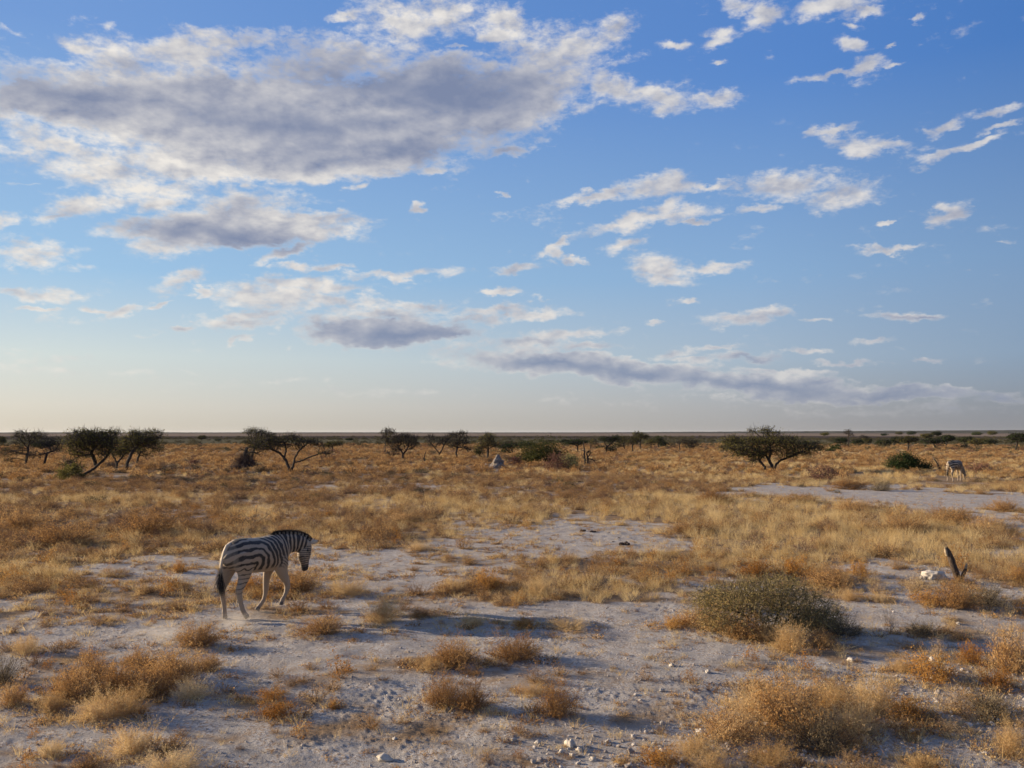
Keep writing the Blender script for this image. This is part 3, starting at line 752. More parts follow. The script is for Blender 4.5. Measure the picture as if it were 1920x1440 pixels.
# ================================================================== ground cover
RNG = np.random.default_rng(11)
col_grass = source_collection('grass', [tuft_mesh(100 + k, 46, 0.34, 0.09, 0.0045, M_STRAW, seeds=40) for k in range(5)] + [tuft_mesh(110 + k, 60, 0.34, 0.16, 0.014, M_STRAW) for k in range(3)]
                              + [tuft_mesh(120 + k, 22, 0.10, 0.05, 0.004, M_STRAW, 0.9, 10) for k in range(3)])
col_shrub = source_collection('scrublet', [dome_mesh(200 + k, 0.28, 0.26, 60, 5, 1000, 0.012) for k in range(5)] + [dome_mesh(210 + k, 0.30, 0.26, 40, 4, 420, 0.030, 0.008) for k in range(4)]
                              + [dome_mesh(220 + k, 0.10, 0.09, 16, 3, 110, 0.011) for k in range(3)]
                              + [dome_mesh(230 + k, 0.28, 0.26, 60, 5, 700, 0.014, mats=[M_TWIG, M_PURPLE]) for k in range(2)]
                              + [dome_mesh(240 + k, 0.24, 0.34, 26, 4, 420, 0.022, mats=[M_TWIG, M_GOLD]) for k in range(2)])

KEEP_OPEN = [(*ground_at(1790, 899).xy, 2.2), (*ground_at(1788, 906).xy, 2.2), (*ground_at(1788, 910).xy, 1.8), (*ground_at(462, 1158).xy, .5), (*ground_at(420, 1158).xy, .4), (*ground_at(932, 880).xy, 1.3), (*ground_at(1770, 1088).xy, .25)]
def add(lst, x, y, s, i, z=0.0):
    for cx, cy, cr in KEEP_OPEN:      # trampled or occupied spots
        k = np.hypot(x - cx, y - cy) > cr; x, y, s, i = x[k], y[k], s[k], i[k]
    lst.append(np.stack([x, y, ground_z(x, y) - 0.005 + z, s, i], -1))
G_, S_ = [], []
def near_masked(x, y):
    return np.ones(len(x), bool)
# grasses, closest band
for (r0, r1, dens, lo, hi, base_i, ni) in [(6.0, 22, 26, .55, 1.15, 0, 5), (22, 60, 9.0, .9, 1.7, 0, 5), (60, 120, 1.6, 1.0, 1.7, 5, 3), (120, 210, 0.6, .8, 1.4, 5, 3)]:
    area = R(76) / 2 * (r1 ** 2 - r0 ** 2); n = int(area * dens)
    x, y = wedge(n, r0, r1, RNG)
    v = veg_density(x, y); st = straw_share(x, y)
    keep = RNG.random(n) < (v ** 1.6) * np.clip(st * 1.25, 0.05, 1)
    x, y, v = x[keep], y[keep], v[keep]
    s = (lo + (hi - lo) * RNG.random(len(x))) * (0.50 + 0.50 * v) * np.clip(0.42 + 0.38 * st[keep], .42, .76)
    add(G_, x, y, s, base_i + RNG.integers(0, ni, len(x)))
# shrublets
for (r0, r1, dens, lo, hi, kinds) in [(6.0, 22, 12.0, .3, 1.05, [0, 1, 2, 3, 4, 14]), (22, 60, 4.2, .5, 1.7, [0, 1, 2, 3, 4, 12]), (60, 120, 0.75, 1.0, 2.2, [5, 6, 7, 8, 8, 7, 13]), (120, 230, 0.40, .9, 1.9, [5, 6, 7, 8])]:
    area = R(76) / 2 * (r1 ** 2 - r0 ** 2); n = int(area * dens)
    x, y = wedge(n, r0, r1, RNG)
    v = veg_density(x, y); st = straw_share(x, y)
    keep = RNG.random(n) < (v ** 1.8) * np.clip(1.25 - st, 0.12, 1)
    x, y, v = x[keep], y[keep], v[keep]
    s = (lo + (hi - lo) * RNG.random(len(x)) ** 1.6) * (0.5 + 0.5 * v)
    add(S_, x, y, s, np.array(kinds)[RNG.integers(0, len(kinds), len(x))])
# golden leafy herbs here and there
x, y = wedge(900, 9, 70, RNG); keep = RNG.random(len(x)) < veg_density(x, y) * 0.35
add(S_, x[keep], y[keep], 0.5 + 0.6 * RNG.random(keep.sum()), 14 + RNG.integers(0, 2, keep.sum()))
# tiny seedlings on the open crust
for (r0, r1, dens) in [(6, 14, 44), (14, 30, 22), (30, 50, 6)]:
    n = int(R(76) / 2 * (r1 ** 2 - r0 ** 2) * dens); x, y = wedge(n, r0, r1, RNG)
    pt = fbm(x * 1.4, y * 1.4, 77, 3); keep = RNG.random(n) < np.clip((pt - 0.40) * 4, 0.10, 1) * 0.85
    x, y = x[keep], y[keep]; h = len(x) // 2
    add(G_, x[:h], y[:h], 0.35 + 0.9 * RNG.random(h), 8 + RNG.integers(0, 3, h))
    add(S_, x[h:], y[h:], 0.3 + 1.0 * RNG.random(len(x) - h) ** 2, 9 + RNG.integers(0, 3, len(x) - h))
# litter, seedlings and side tufts round the larger shrubs
for (px, py, wd, ht, kind, lab) in SHRUBS:
    g0 = ground_at(px, py - 6); r = wd * (g0.y / FPX) / 2; n = int(10 + r * 34)
    a = RNG.random(n) * 2 * math.pi; q = r * (0.75 + 0.75 * RNG.random(n) ** 1.3)
    x = g0.x + q * np.cos(a) * 1.15; y = g0.y + q * np.sin(a) * .9; h = n // 2
    add(G_, x[:h], y[:h], 0.4 + 1.1 * RNG.random(h), 8 + RNG.integers(0, 3, h))
    add(S_, x[h:], y[h:], (0.5 + 1.6 * RNG.random(n - h) ** 2) * min(1.3, .6 + r), 9 + RNG.integers(0, 3, n - h))
# dry stubble on the half open ground behind and round the walking zebra and over the right bank
n = 36000; x, y = wedge(n, 8.5, 30, RNG); px_, py_ = world_to_px(x, y)
st1 = np.clip((1210 - py_) / 120, 0, 1) * np.clip((1150 - px_) / 500, .12, 1) * np.clip(1.7 - px_ / 600, 1, 1.6) + np.clip((py_ - 1240) / 80, 0, 1) * np.clip((px_ - 1250) / 200, 0, 1)
keep = RNG.random(n) < st1 * np.clip((fbm(x * 1.1, y * 1.1, 63, 4) - .40) * 4.5, .03, 1) * .62
x, y = x[keep], y[keep]; h = int(len(x) * .45)
add(G_, x[:h], y[:h], 0.7 + 1.3 * RNG.random(h), 8 + RNG.integers(0, 3, h))
add(S_, x[h:], y[h:], 0.6 + 1.6 * RNG.random(len(x) - h) ** 1.7, 9 + RNG.integers(0, 3, len(x) - h))
g = np.concatenate(G_); scatter('dry_grass', g[:, :3], g[:, 3], g[:, 4], col_grass, 1)
s_ = np.concatenate(S_); scatter('low_scrub', s_[:, :3], s_[:, 3], s_[:, 4], col_shrub, 2)
print('grass', len(g), 'scrub', len(s_))
# grey green scrub belt beyond the trees
col_far = source_collection('far scrub', [bush_mesh(300 + k, 0.9, 0.62, 26, 420, 0.11, [M_BARE, M_SCRUB]) for k in range(4)])
x, y = wedge(9000, 165, 640, RNG, 36)
pt = fbm(x * 0.012, y * 0.02, 91, 4); dd = np.hypot(x, y)
keep = (RNG.random(len(x)) < np.clip((pt - 0.38) * 5, 0, 1) * np.clip((dd - 150) / 90, 0, 1) * np.clip((660 - dd) / 250, 0, 1))
x, y = x[keep], y[keep]
scatter('scrub_belt', np.stack([x, y, ground_z(x, y)], -1), 0.5 + 1.1 * RNG.random(len(x)) ** 2, RNG.integers(0, 4, len(x)), col_far, 3, 0.05)
# dark olive and plum clumps dotted through the middle distance
col_dot = source_collection('dark clump', [bush_mesh(340 + k, 0.55, 0.34, 30, 520, 0.05, [M_BARE, M_SCRUB if k % 2 else M_PURPLE]) for k in range(4)])
x, y = wedge(5200, 38, 210, RNG); pt = fbm(x * 0.05, y * 0.08, 93, 3)
keep = RNG.random(len(x)) < np.clip((pt - .36) * 3.2, 0, 1) * veg_density(x, y) * .75
x, y = x[keep], y[keep]; dd = np.hypot(x, y)
scatter('woody_undergrowth', np.stack([x, y, ground_z(x, y)], -1), (0.45 + 0.75 * RNG.random(len(x)) ** 1.6) * np.interp(dd, [38, 210], [.7, 1.5]), RNG.integers(0, 4, len(x)), col_dot, 5, 0.08)
# gravel
def pebble(seed, sub=1):
    bm = bmesh.new(); bmesh.ops.create_icosphere(bm, subdivisions=sub, radius=0.5)
    rng = random.Random(seed)
    sx, sy, sz = 1, rng.uniform(.65, .95), rng.uniform(.45, .75)
    off = Vector((seed * 3.1, 0, 0))
    for v in bm.verts:
        v.co *= 1 + 0.42 * mnoise.noise(v.co * 2.1 + off)
        v.co.x *= sx; v.co.y *= sy; v.co.z *= sz
    me = bpy.data.meshes.new('stone'); bm.to_mesh(me); bm.free(); me.materials.append(M_STONE)
    return me
def stone_mat():
    m, b = new_mat('calcrete stone')
    rnd = b.n('ShaderNodeObjectInfo').outputs['Random']; tc = b.n('ShaderNodeTexCoord').outputs['Object']
    n = b.noise(tc, 6.0, 5, 0.65)
    c = b.ramp(b.math('ADD', b.math('MULTIPLY', rnd, 0.5), b.math('MULTIPLY', n, 0.5)), [(0.15, (0.26, 0.21, 0.17)), (0.5, (0.44, 0.385, 0.33)), (0.85, (0.62, 0.56, 0.49))])
    d = b.n('ShaderNodeBsdfDiffuse'); b.link(c, d.inputs[0])
    bp = b.n('ShaderNodeBump'); bp.inputs['Strength'].default_value = 0.5; bp.inputs['Distance'].default_value = 0.05; b.link(n, bp.inputs['Height']); b.link(bp.outputs[0], d.inputs['Normal'])
    return finish(m, b, d.outputs[0])
M_STONE = stone_mat()
stones = [pebble(k, 2 if k < 4 else 1) for k in range(8)]
col_st = source_collection('stone', stones)
x, y = wedge(60000, 6, 32, RNG, 38); dd = np.hypot(x, y)
px_, py_ = world_to_px(x, y)
bank = np.clip(1.3 - (((px_ - 1330) / 330) ** 2 + ((py_ - 1425) / 75) ** 2), 0, 1) + np.clip(1.2 - (((px_ - 1760) / 260) ** 2 + ((py_ - 1330) / 90) ** 2), 0, 1) * 0.8
keep = RNG.random(len(x)) < np.clip(0.30 + 0.25 * (fbm(x * 0.8, y * 0.8, 55, 3) - 0.45) * 3 + bank * 1.4, 0.03, 1) * np.clip(1.3 - dd / 26, 0.15, 1)
x, y, bk = x[keep], y[keep], bank[keep]
sz = 0.012 + 0.028 * RNG.random(len(x)) ** 3 + bk * 0.060 * RNG.random(len(x)) ** 2.0
scatter('gravel', np.stack([x, y, ground_z(x, y) + sz * 0.12], -1), sz, RNG.integers(2, 8, len(x)), col_st, 4, 0.4)

# ================================================================== trees
def tube_mesh_arrays(A, B, ra, rb, sides=4):
    """tapered prisms from A to B"""
    n = len(A); d = B - A; L = np.linalg.norm(d, axis=1)[:, None]; d = d / np.maximum(L, 1e-6)
    ref = np.where(np.abs(d[:, 2:3]) > 0.9, np.array([[1.0, 0, 0]]), np.array([[0, 0, 1.0]]))
    u = np.cross(d, ref); u /= np.linalg.norm(u, axis=1)[:, None]; v = np.cross(d, u)
    a = np.arange(sides) / sides * 2 * math.pi
    ring = np.cos(a)[None, :, None] * u[:, None, :] + np.sin(a)[None, :, None] * v[:, None, :]
    V = np.concatenate([A[:, None] + ring * ra[:, None, None], (B + d * rb[:, None] * 0.25)[:, None] + ring * rb[:, None, None]], 1)
    j = np.arange(sides)
    q = np.stack([j, (j + 1) % sides, sides + (j + 1) % sides, sides + j], -1)
    F = (np.arange(n)[:, None, None] * 2 * sides + q[None]).reshape(-1, 4)
    return V.reshape(-1, 3), F

def grow_tree(trunks, pads, rng, step, dens=1.0, wig=0.25, max_it=110):
    """space colonisation: trunks = polylines in metres, pads = (x, y, z, rx, ry, rz, n)"""
    nodes = []; parent = []
    for k, tr in enumerate(trunks):
        tr = [np.array(p, float) for p in tr]; start = True
        for a, b in zip(tr[:-1], tr[1:]):
            L = np.linalg.norm(b - a); m = max(1, int(L / step))
            if start:
                if nodes:   # hang on to the nearest node when the polyline starts on an older one
                    dd = np.linalg.norm(np.array(nodes) - a, axis=1); j = int(dd.argmin())
                    if dd[j] < step * 1.5: par = j
                    else: nodes.append(a); parent.append(-1); par = len(nodes) - 1
                else:
                    nodes.append(a); parent.append(-1); par = 0
                start = False
            for t in range(1, m + 1):
                p = a + (b - a) * t / m
                if t < m: p = p + rng.normal(size=3) * step * wig * 0.6
                nodes.append(p); parent.append(par); par = len(nodes) - 1
    att = []
    for (x, y, z, rx, ry, rz, n) in pads:
        n = max(4, int(n * dens)); d = rng.normal(size=(n, 3)); d /= np.linalg.norm(d, axis=1)[:, None]
        r = rng.random(n) ** (1 / 2.4)
        att.append(np.array([x, y, z]) + d * r[:, None] * np.array([rx, ry, rz]))
    att = np.concatenate(att); att = att[att[:, 2] > 0.12]
    nodes = np.array(nodes); parent = list(parent); kill = step * 1.1
    own = np.full(len(att), -1); best = np.full(len(att), 1e9); lo = 0
    for it in range(max_it):
        new = nodes[lo:]
        D = np.linalg.norm(att[:, None] - new[None], axis=2)
        j = D.argmin(1); dm = D[np.arange(len(att)), j]
        up = dm < best; best[up] = dm[up]; own[up] = j[up] + lo
        alive = best > kill
        if not alive.any(): break
        att, own, best = att[alive], own[alive], best[alive]
        lo = len(nodes)
        ids = np.unique(own); add_ = []
        for i in ids:
            v = att[own == i] - nodes[i]; v /= np.linalg.norm(v, axis=1)[:, None]
            g = v.mean(0) + rng.normal(size=3) * wig
            if parent[i] >= 0:
                pd = nodes[i] - nodes[parent[i]]; g += 0.35 * pd / (np.linalg.norm(pd) + 1e-6)
            g /= np.linalg.norm(g) + 1e-9
            add_.append(nodes[i] + g * step * rng.uniform(.8, 1.15)); parent.append(int(i))
        nodes = np.vstack([nodes, add_])
        if len(nodes) > 4200: break
    parent = np.array(parent)
    # a few end twigs past each tip
    return nodes, parent

def tree_meshes(nodes, parent, r0, rtip, rng, leaves, ls, expo=2.3, twig=0.25, leaf_r=0.2, flat=0.35):
    n = len(nodes); acc = np.zeros(n); kids = np.zeros(n, int)
    for i in range(n - 1, -1, -1):
        if kids[i] == 0: acc[i] = 1.0
        p = parent[i]
        if p >= 0: acc[p] += acc[i]; kids[p] += 1
    rad = rtip * acc ** (1 / expo); rad *= 1.0
    roots = parent < 0
    rmax = rad[roots].max(); k = (r0 / rmax) if rmax > 0 else 1
    rad = rtip + (rad - rtip) * max(0.2, (r0 - rtip) / max(rmax - rtip, 1e-4))
    ch = np.where(parent >= 0)[0]
    A = nodes[parent[ch]]; B = nodes[ch]; ra = np.minimum(rad[parent[ch]], rad[ch] * 1.5); rb = rad[ch]
    thick = rb > max(rtip * 2.6, r0 * 0.30)
    tips = np.where(kids == 0)[0]
    fine = np.where(acc <= 3)[0]
    tw_n = len(fine) * 2; k = rng.integers(0, len(fine), tw_n); P = nodes[fine[k]]
    pd = nodes[fine[k]] - nodes[np.maximum(parent[fine[k]], 0)]; pd /= np.linalg.norm(pd, axis=1)[:, None] + 1e-6
    D = pd + rng.normal(size=(tw_n, 3)) * 0.75; D /= np.linalg.norm(D, axis=1)[:, None]
    L = twig * (0.5 + rng.random(tw_n))
    tv = tube_mesh_arrays(P, P + D * L[:, None], np.full(tw_n, rtip * 0.8), np.full(tw_n, rtip * 0.35), 3)
    out = {'trunk': tube_mesh_arrays(A[thick], B[thick], ra[thick], rb[thick], 7) if thick.any() else None}
    br = [(*tube_mesh_arrays(A[~thick], B[~thick], ra[~thick], rb[~thick], 4), 0), (*tv, 0)]
    V, F, M = join(br); out['branches'] = (V, F)
    if leaves > 0:
        m = int(leaves); k = rng.integers(0, len(fine), m)
        # uneven foliage: some sprays are full, others nearly bare
        wgt = rng.random(len(fine)) ** 0.8; pr = wgt[k] > rng.random(m) * 0.6; k = k[pr]; m = len(k)
        Q = nodes[fine[k]] + rng.normal(size=(m, 3)) * np.array([leaf_r, leaf_r, leaf_r * 0.5])
        out['crown'] = leaf_set(Q, ls * (0.55 + 0.9 * rng.random(m)), rng, flat)
    return out

def build_tree(name, base_px, trunk_px, pads_px, label, cat='tree', group=None, leaf=0.5, mat=None, seed=1, r0=0.11, rtip=0.014, step=None, dens=1.0, ls=0.085, wood=None, depth_k=0.8, leaf_r=0.27, twig=0.34, wig=0.25):
    """base_px foot of the tree in the photograph; trunk and crown pads are given the same way and become metres at the tree's distance"""
    rng = np.random.default_rng(seed)
    g = ground_at(*base_px); dist = g.length
    mpp = (g.y * math.cos(PITCH) - CAM_H * math.sin(PITCH)) / FPX
    yaw = math.atan2(g.x, g.y)
    def loc(px, py, dy=0.0): return np.array([(px - base_px[0]) * mpp * math.cos(yaw), dy, (base_px[1] - py) * mpp])
    trunks = []
    for tr in trunk_px:
        q = [loc(p[0], p[1], (p[2] if len(p) > 2 else 0) * mpp) for p in tr]; q[0][2] = min(q[0][2], -0.05) if tr[0][1] >= base_px[1] - 4 else q[0][2]
        trunks.append(q)
    pads = []
    for p in pads_px:
        cx, cy, rx, ry = p[:4]; n = p[4] if len(p) > 4 else 40
        c = loc(cx, cy, (p[5] if len(p) > 5 else 0) * mpp); d = max(rx * depth_k, ry)
        pads.append((c[0], c[1], c[2], rx * mpp, d * mpp, ry * mpp, n))
    height = max(p[2] + p[5] for p in pads)
    step = step or max(0.10, height * 0.030); dens = dens * 2.8
    nodes, parent = grow_tree(trunks, pads, rng, step, dens, wig)
    nl = leaf * sum(p[3] * p[5] for p in pads) * 2600 * (0.11 / ls) ** 1.5 if leaf > 0 else 0
    ms = tree_meshes(nodes, parent, r0 * .8, rtip, rng, min(nl, 16000), ls, twig=twig, leaf_r=leaf_r)
    r0 = r0 * .85
    root = empty(name, (g.x, g.y, float(ground_z(np.array(g.x), np.array(g.y)))), -yaw)
    tag(root, label, cat, group)
    wood = wood or M_BARK
    for part in ('trunk', 'branches', 'crown'):
        if ms.get(part) is not None:
            V, F = ms[part]; obj(part, mesh_np(part, V, F, mat or M_OLIVE if part == 'crown' else wood), root)
    return root

T = build_tree
T('acacia_tree', (47, 874), [[(47, 876), (50, 858), (52, 838)]], [(38, 814, 14, 9, 40), (66, 820, 22, 12, 50), (24, 846, 24, 10, 36), (44, 826, 22, 10, 30), (18, 862, 10, 6, 10)],
  'nearly bare thorn tree with upright dark trunk, leftmost of the large trees', leaf=0.16, mat=M_OLIVE, seed=1, r0=.13, wood=M_BARK)
T('acacia_tree', (82, 875), [[(82, 877), (85, 860), (88, 850)], [(88, 850), (104, 844), (112, 832)], [(88, 850), (72, 853)]], [(68, 852, 18, 8, 24), (105, 838, 14, 10, 30), (92, 828, 18, 9, 36), (112, 826, 6, 6, 12)],
  'small bare forked thorn tree between the leftmost tree and the leaning acacia', leaf=0.06, seed=2, r0=.12)
T('acacia_tree', (145, 899), [[(145, 900), (158, 889), (176, 880), (192, 866), (203, 853), (207, 842)], [(180, 873, 14), (176, 862, 10), (170, 850, 6), (176, 840)]],
  [(168, 822, 44, 13, 150), (200, 818, 20, 10, 60), (146, 836, 24, 10, 60), (186, 838, 24, 10, 60), (213, 812, 14, 6, 20, 0), (158, 811, 24, 4, 24), (196, 852, 16, 8, 22), (150, 852, 18, 8, 24), (205, 832, 16, 10, 30)],
  'broad dense acacia with a long trunk leaning low to the right', leaf=.80, mat=M_OLIVE, seed=3, r0=.14)
T('acacia_tree', (219, 878), [[(219, 879), (219, 868), (213, 858), (208, 848)], [(219, 868), (228, 858), (238, 846)]], [(226, 846, 20, 10, 60), (212, 836, 12, 8, 26), (240, 838, 16, 8, 30)],
  'olive thorn tree with a dark V-shaped fork beside the leaning acacia', leaf=0.8, seed=4, r0=.12)
T('acacia_tree', (236, 883), [[(236, 884), (239, 866), (246, 850), (256, 838)]], [(262, 824, 34, 11, 110), (252, 812, 14, 6, 26), (286, 812, 18, 5, 22), (292, 843, 14, 5, 16), (244, 834, 20, 8, 36), (276, 834, 20, 8, 30), (294, 820, 9, 3, 8)],
  'tall acacia with layered crown, rightmost of the left cluster', leaf=0.85, seed=5, r0=.15)
T('acacia_tree', (257, 871), [[(257, 872), (258, 860), (262, 850)]], [(260, 845, 14, 8, 34), (270, 852, 10, 6, 14)], 'small thorn tree seen behind the tall layered acacia', leaf=0.5, seed=6, r0=.12)
T('young_tree', (309, 892), [[(309, 893), (309, 885)]], [(310, 880, 20, 6, 50)], 'low flat-topped bare sapling in the grass to the right of the left tree cluster', leaf=0.10, seed=7, r0=.035, rtip=.006, wood=M_BARE, step=.11)
T('young_tree', (138, 893), [[(138, 894), (137, 880), (146, 872)]], [(134, 870, 16, 9, 40), (148, 878, 10, 7, 16)], 'scrubby sapling growing against the foot of the leaning acacia', leaf=0.35, seed=8, r0=.06, mat=M_OLIVE)
T('acacia_tree', (470, 872), [[(470, 873, 20), (472, 856, 20), (478, 838, 20)]], [(478, 810, 22, 7, 46, 20), (500, 818, 20, 9, 50, 20), (476, 828, 20, 10, 44, 20), (498, 832, 24, 8, 40, 20)],
  'tall airy acacia rising behind the heap of dead branches', leaf=0.42, seed=9, r0=.13)
T('acacia_tree', (547, 888), [[(545, 889), (541, 876), (536, 864), (524, 850), (508, 842)], [(545, 888), (550, 872), (553, 858), (562, 844), (572, 836)], [(533, 858), (536, 842), (532, 832)], [(551, 867), (562, 866), (576, 860), (592, 854), (606, 850)]],
  [(490, 838, 24, 8, 60), (512, 826, 22, 8, 56), (544, 822, 20, 6, 50), (530, 834, 18, 6, 30), (580, 829, 24, 5, 46), (600, 836, 12, 4, 14), (608, 850, 14, 5, 22), (476, 850, 12, 5, 12), (560, 836, 14, 5, 20)],
  'umbrella acacia with a V-shaped double trunk, alone in the grass', leaf=0.42, seed=10, r0=.15)
T('acacia_tree', (623, 847), [[(623, 848), (624, 838)]], [(627, 832, 18, 4, 60), (612, 836, 10, 3, 16)], 'small dark flat-topped tree far off, right of the V-trunked umbrella acacia', leaf=0.9, seed=11, r0=.12, ls=.2)
T('bare_tree', (722, 854), [[(722, 855), (722, 840), (723, 828)]], [(724, 812, 13, 9, 50), (720, 824, 8, 6, 14)], 'thin tall tree with a small round twiggy top left of the fan-shaped bare tree', leaf=0.2, seed=12, r0=.06, wood=M_BARE, rtip=.019)
T('bare_tree', (755, 864), [[(755, 865), (755, 852), (752, 844)], [(755, 852), (763, 842)]], [(738, 828, 18, 12, 60), (758, 822, 20, 10, 60), (772, 832, 14, 12, 40), (744, 842, 14, 6, 24), (736, 810, 8, 4, 14), (776, 819, 8, 4, 12)],
  'dark bare tree with a dense fan of upswept branches', leaf=0.10, seed=13, r0=.15, wood=M_BARE, rtip=.019)
T('dead_tree', (735, 856), [[(735, 858), (738, 852), (745, 853), (752, 858)]], [(732, 850, 10, 4, 14), (745, 852, 8, 3, 8)], 'tangle of fallen dead branches at the foot of the fan-shaped tree', cat='dead branch', leaf=0, seed=14, r0=.08, wood=M_BARE, rtip=.019)
T('dead_tree', (775, 856), [[(765, 857), (774, 855), (784, 856)]], [(782, 853, 8, 2.5, 8), (770, 853, 5, 3, 5)], 'dead limb lying in the grass between the fan-shaped tree and the forked snag', cat='dead branch', leaf=0, seed=15, r0=.07, wood=M_BARE, rtip=.019)
T('dead_tree', (796, 868), [[(796, 869), (795, 860), (798, 848)], [(795, 860), (791, 856)]], [(798, 849, 2, 2.5, 5), (791, 855, 2, 1.5, 4)], 'short forked dead stem standing alone between two bare trees', cat='dead tree', leaf=0, seed=16, r0=.09, wood=M_BARE, twig=.12)
T('bare_tree', (820, 857), [[(820, 859), (826, 848), (832, 836)], [(824, 850), (812, 836), (802, 826)]], [(806, 822, 14, 7, 24), (836, 826, 14, 10, 40), (822, 826, 10, 8, 20), (846, 816, 12, 5, 18)],
  'bare V-shaped tree with limbs reaching wide left and right', leaf=0.05, seed=17, r0=.12, wood=M_BARE, rtip=.019)
T('bare_tree', (857, 861), [[(857, 862), (855, 848), (858, 838)]], [(862, 826, 20, 12, 70), (850, 834, 12, 8, 24), (876, 840, 12, 6, 20), (864, 813, 14, 4, 24)], 'twiggy round-crowned bare tree just left of the tree above the termite mound', leaf=0.14, seed=18, r0=.13, wood=M_BARE, rtip=.019)
T('acacia_tree', (914, 862), [[(914, 863), (915, 846)]], [(914, 828, 18, 12, 80), (918, 818, 12, 6, 30), (902, 838, 12, 6, 24), (930, 834, 10, 6, 20)], 'upright olive tree standing behind the termite mound', leaf=0.7, seed=19, r0=.14)
T('acacia_tree', (899, 860), [[(899, 861), (900, 850)]], [(898, 846, 10, 7, 40)], 'little dark tree tucked left of the upright tree behind the termite mound', leaf=1.0, seed=20, r0=.08, mat=M_DKGREEN)
T('acacia_tree', (962, 852), [[(962, 853), (960, 844)]], [(954, 836, 20, 6, 80), (950, 846, 12, 5, 20)], 'low dark tree left of the large green bush', leaf=1.1, seed=21, r0=.12, mat=M_DKGREEN, ls=.18)
T('acacia_tree', (988, 846), [[(988, 847), (988, 838)]], [(986, 833, 18, 5, 70)], 'dark flat tree showing above the left shoulder of the large green bush', leaf=1.1, seed=22, r0=.12, mat=M_DKGREEN, ls=.18)
T('bare_tree', (1020, 836), [[(1020, 837), (1019, 826)]], [(1017, 821, 3, 4, 12), (1030, 827, 12, 3, 24)], 'scraggy bare top of a tree far behind the large green bush', leaf=0.2, seed=23, r0=.10, wood=M_BARE, ls=.2)
T('dead_tree', (1097, 873), [[(1097, 874), (1096, 850), (1094, 829)], [(1097, 862), (1091, 855), (1090, 850)], [(1096, 846), (1090, 844)], [(1095, 838), (1099, 834)]], [(1094, 830, 1.5, 3, 5), (1090, 852, 2, 3, 6), (1098, 846, 4, 3, 8)], 'tall thin dead trunk with stubby side branches, taller of a close pair', cat='dead tree', leaf=0, seed=24, r0=.10, wood=M_BARE, twig=.15)
T('dead_tree', (1102, 873), [[(1102, 874), (1102, 858), (1108, 850)], [(1103, 860), (1112, 862), (1120, 872)], [(1102, 858), (1100, 850), (1104, 846), (1109, 850)]], [(1106, 848, 6, 5, 16), (1118, 866, 3, 4, 5)], 'shorter dead tree with hooped top, right one of a close pair', cat='dead tree', leaf=0, seed=25, r0=.11, wood=M_BARE, twig=.15)
T('acacia_tree', (1083, 849), [[(1083, 850), (1083, 838)]], [(1076, 829, 26, 5, 100), (1060, 827, 12, 3, 20)], 'dark wide umbrella-shaped tree behind the pair of dead trunks', leaf=1.2, seed=26, r0=.14, mat=M_DKGREEN, ls=.18)
T('acacia_tree', (1107, 842), [[(1107, 843), (1108, 833)]], [(1112, 828, 10, 6, 34), (1124, 838, 12, 4, 20)], 'thin scruffy tree between the umbrella tree and the twin-stemmed dark tree', leaf=0.35, seed=27, r0=.11, ls=.18)
T('acacia_tree', (1137, 849), [[(1137, 850), (1138, 838), (1133, 829)], [(1138, 838), (1148, 830)]], [(1136, 824, 14, 6, 50), (1152, 822, 12, 6, 40), (1146, 842, 12, 4, 20)], 'dark twin-stemmed tree standing before a row of far trees', leaf=0.8, seed=28, r0=.15, mat=M_DKGREEN, ls=.15)
T('acacia_tree', (1172, 843), [[(1172, 844), (1169, 832)]], [(1168, 824, 13, 7, 50), (1160, 834, 9, 5, 16)], 'leafy tree with a slanting stem right of the twin-stemmed dark tree', leaf=0.6, seed=29, r0=.13, ls=.16)
T('acacia_tree', (1186, 847), [[(1186, 848), (1186, 836)]], [(1188, 826, 14, 8, 60)], 'short-stemmed tree under the tallest crown of the far middle row', leaf=0.7, seed=30, r0=.12, ls=.16)
T('acacia_tree', (1200, 842), [[(1200, 843), (1201, 828)]], [(1202, 818, 16, 6, 70), (1196, 813, 8, 3, 14)], 'tallest and widest crown in the far middle row of trees', leaf=0.7, seed=31, r0=.14, ls=.18)
T('acacia_tree', (1220, 841), [[(1220, 842), (1221, 832)]], [(1220, 828, 12, 6, 40)], 'middle tree between the tallest crown and the round dark tree of the far row', leaf=0.6, seed=32, r0=.11, ls=.18)
T('acacia_tree', (1235, 840), [[(1235, 841), (1234, 832)]], [(1234, 825, 12, 7, 50)], 'round dark tree at the right end of the far middle row', leaf=0.9, seed=33, r0=.12, mat=M_DKGREEN, ls=.18)
T('bare_tree', (1275, 844), [[(1275, 845), (1274, 832), (1281, 826)]], [(1282, 826, 8, 5, 20), (1272, 830, 5, 4, 10)], 'small crooked bare tree left of a dense twiggy one', leaf=0.05, seed=34, r0=.11, wood=M_BARE, rtip=.019)
T('bare_tree', (1296, 844), [[(1296, 845), (1296, 836)], [(1296, 845), (1291, 834)]], [(1296, 832, 14, 9, 70)], 'dense twiggy round bare tree near the middle of the right half', leaf=0.25, seed=35, r0=.11, wood=M_BARE, rtip=.019)
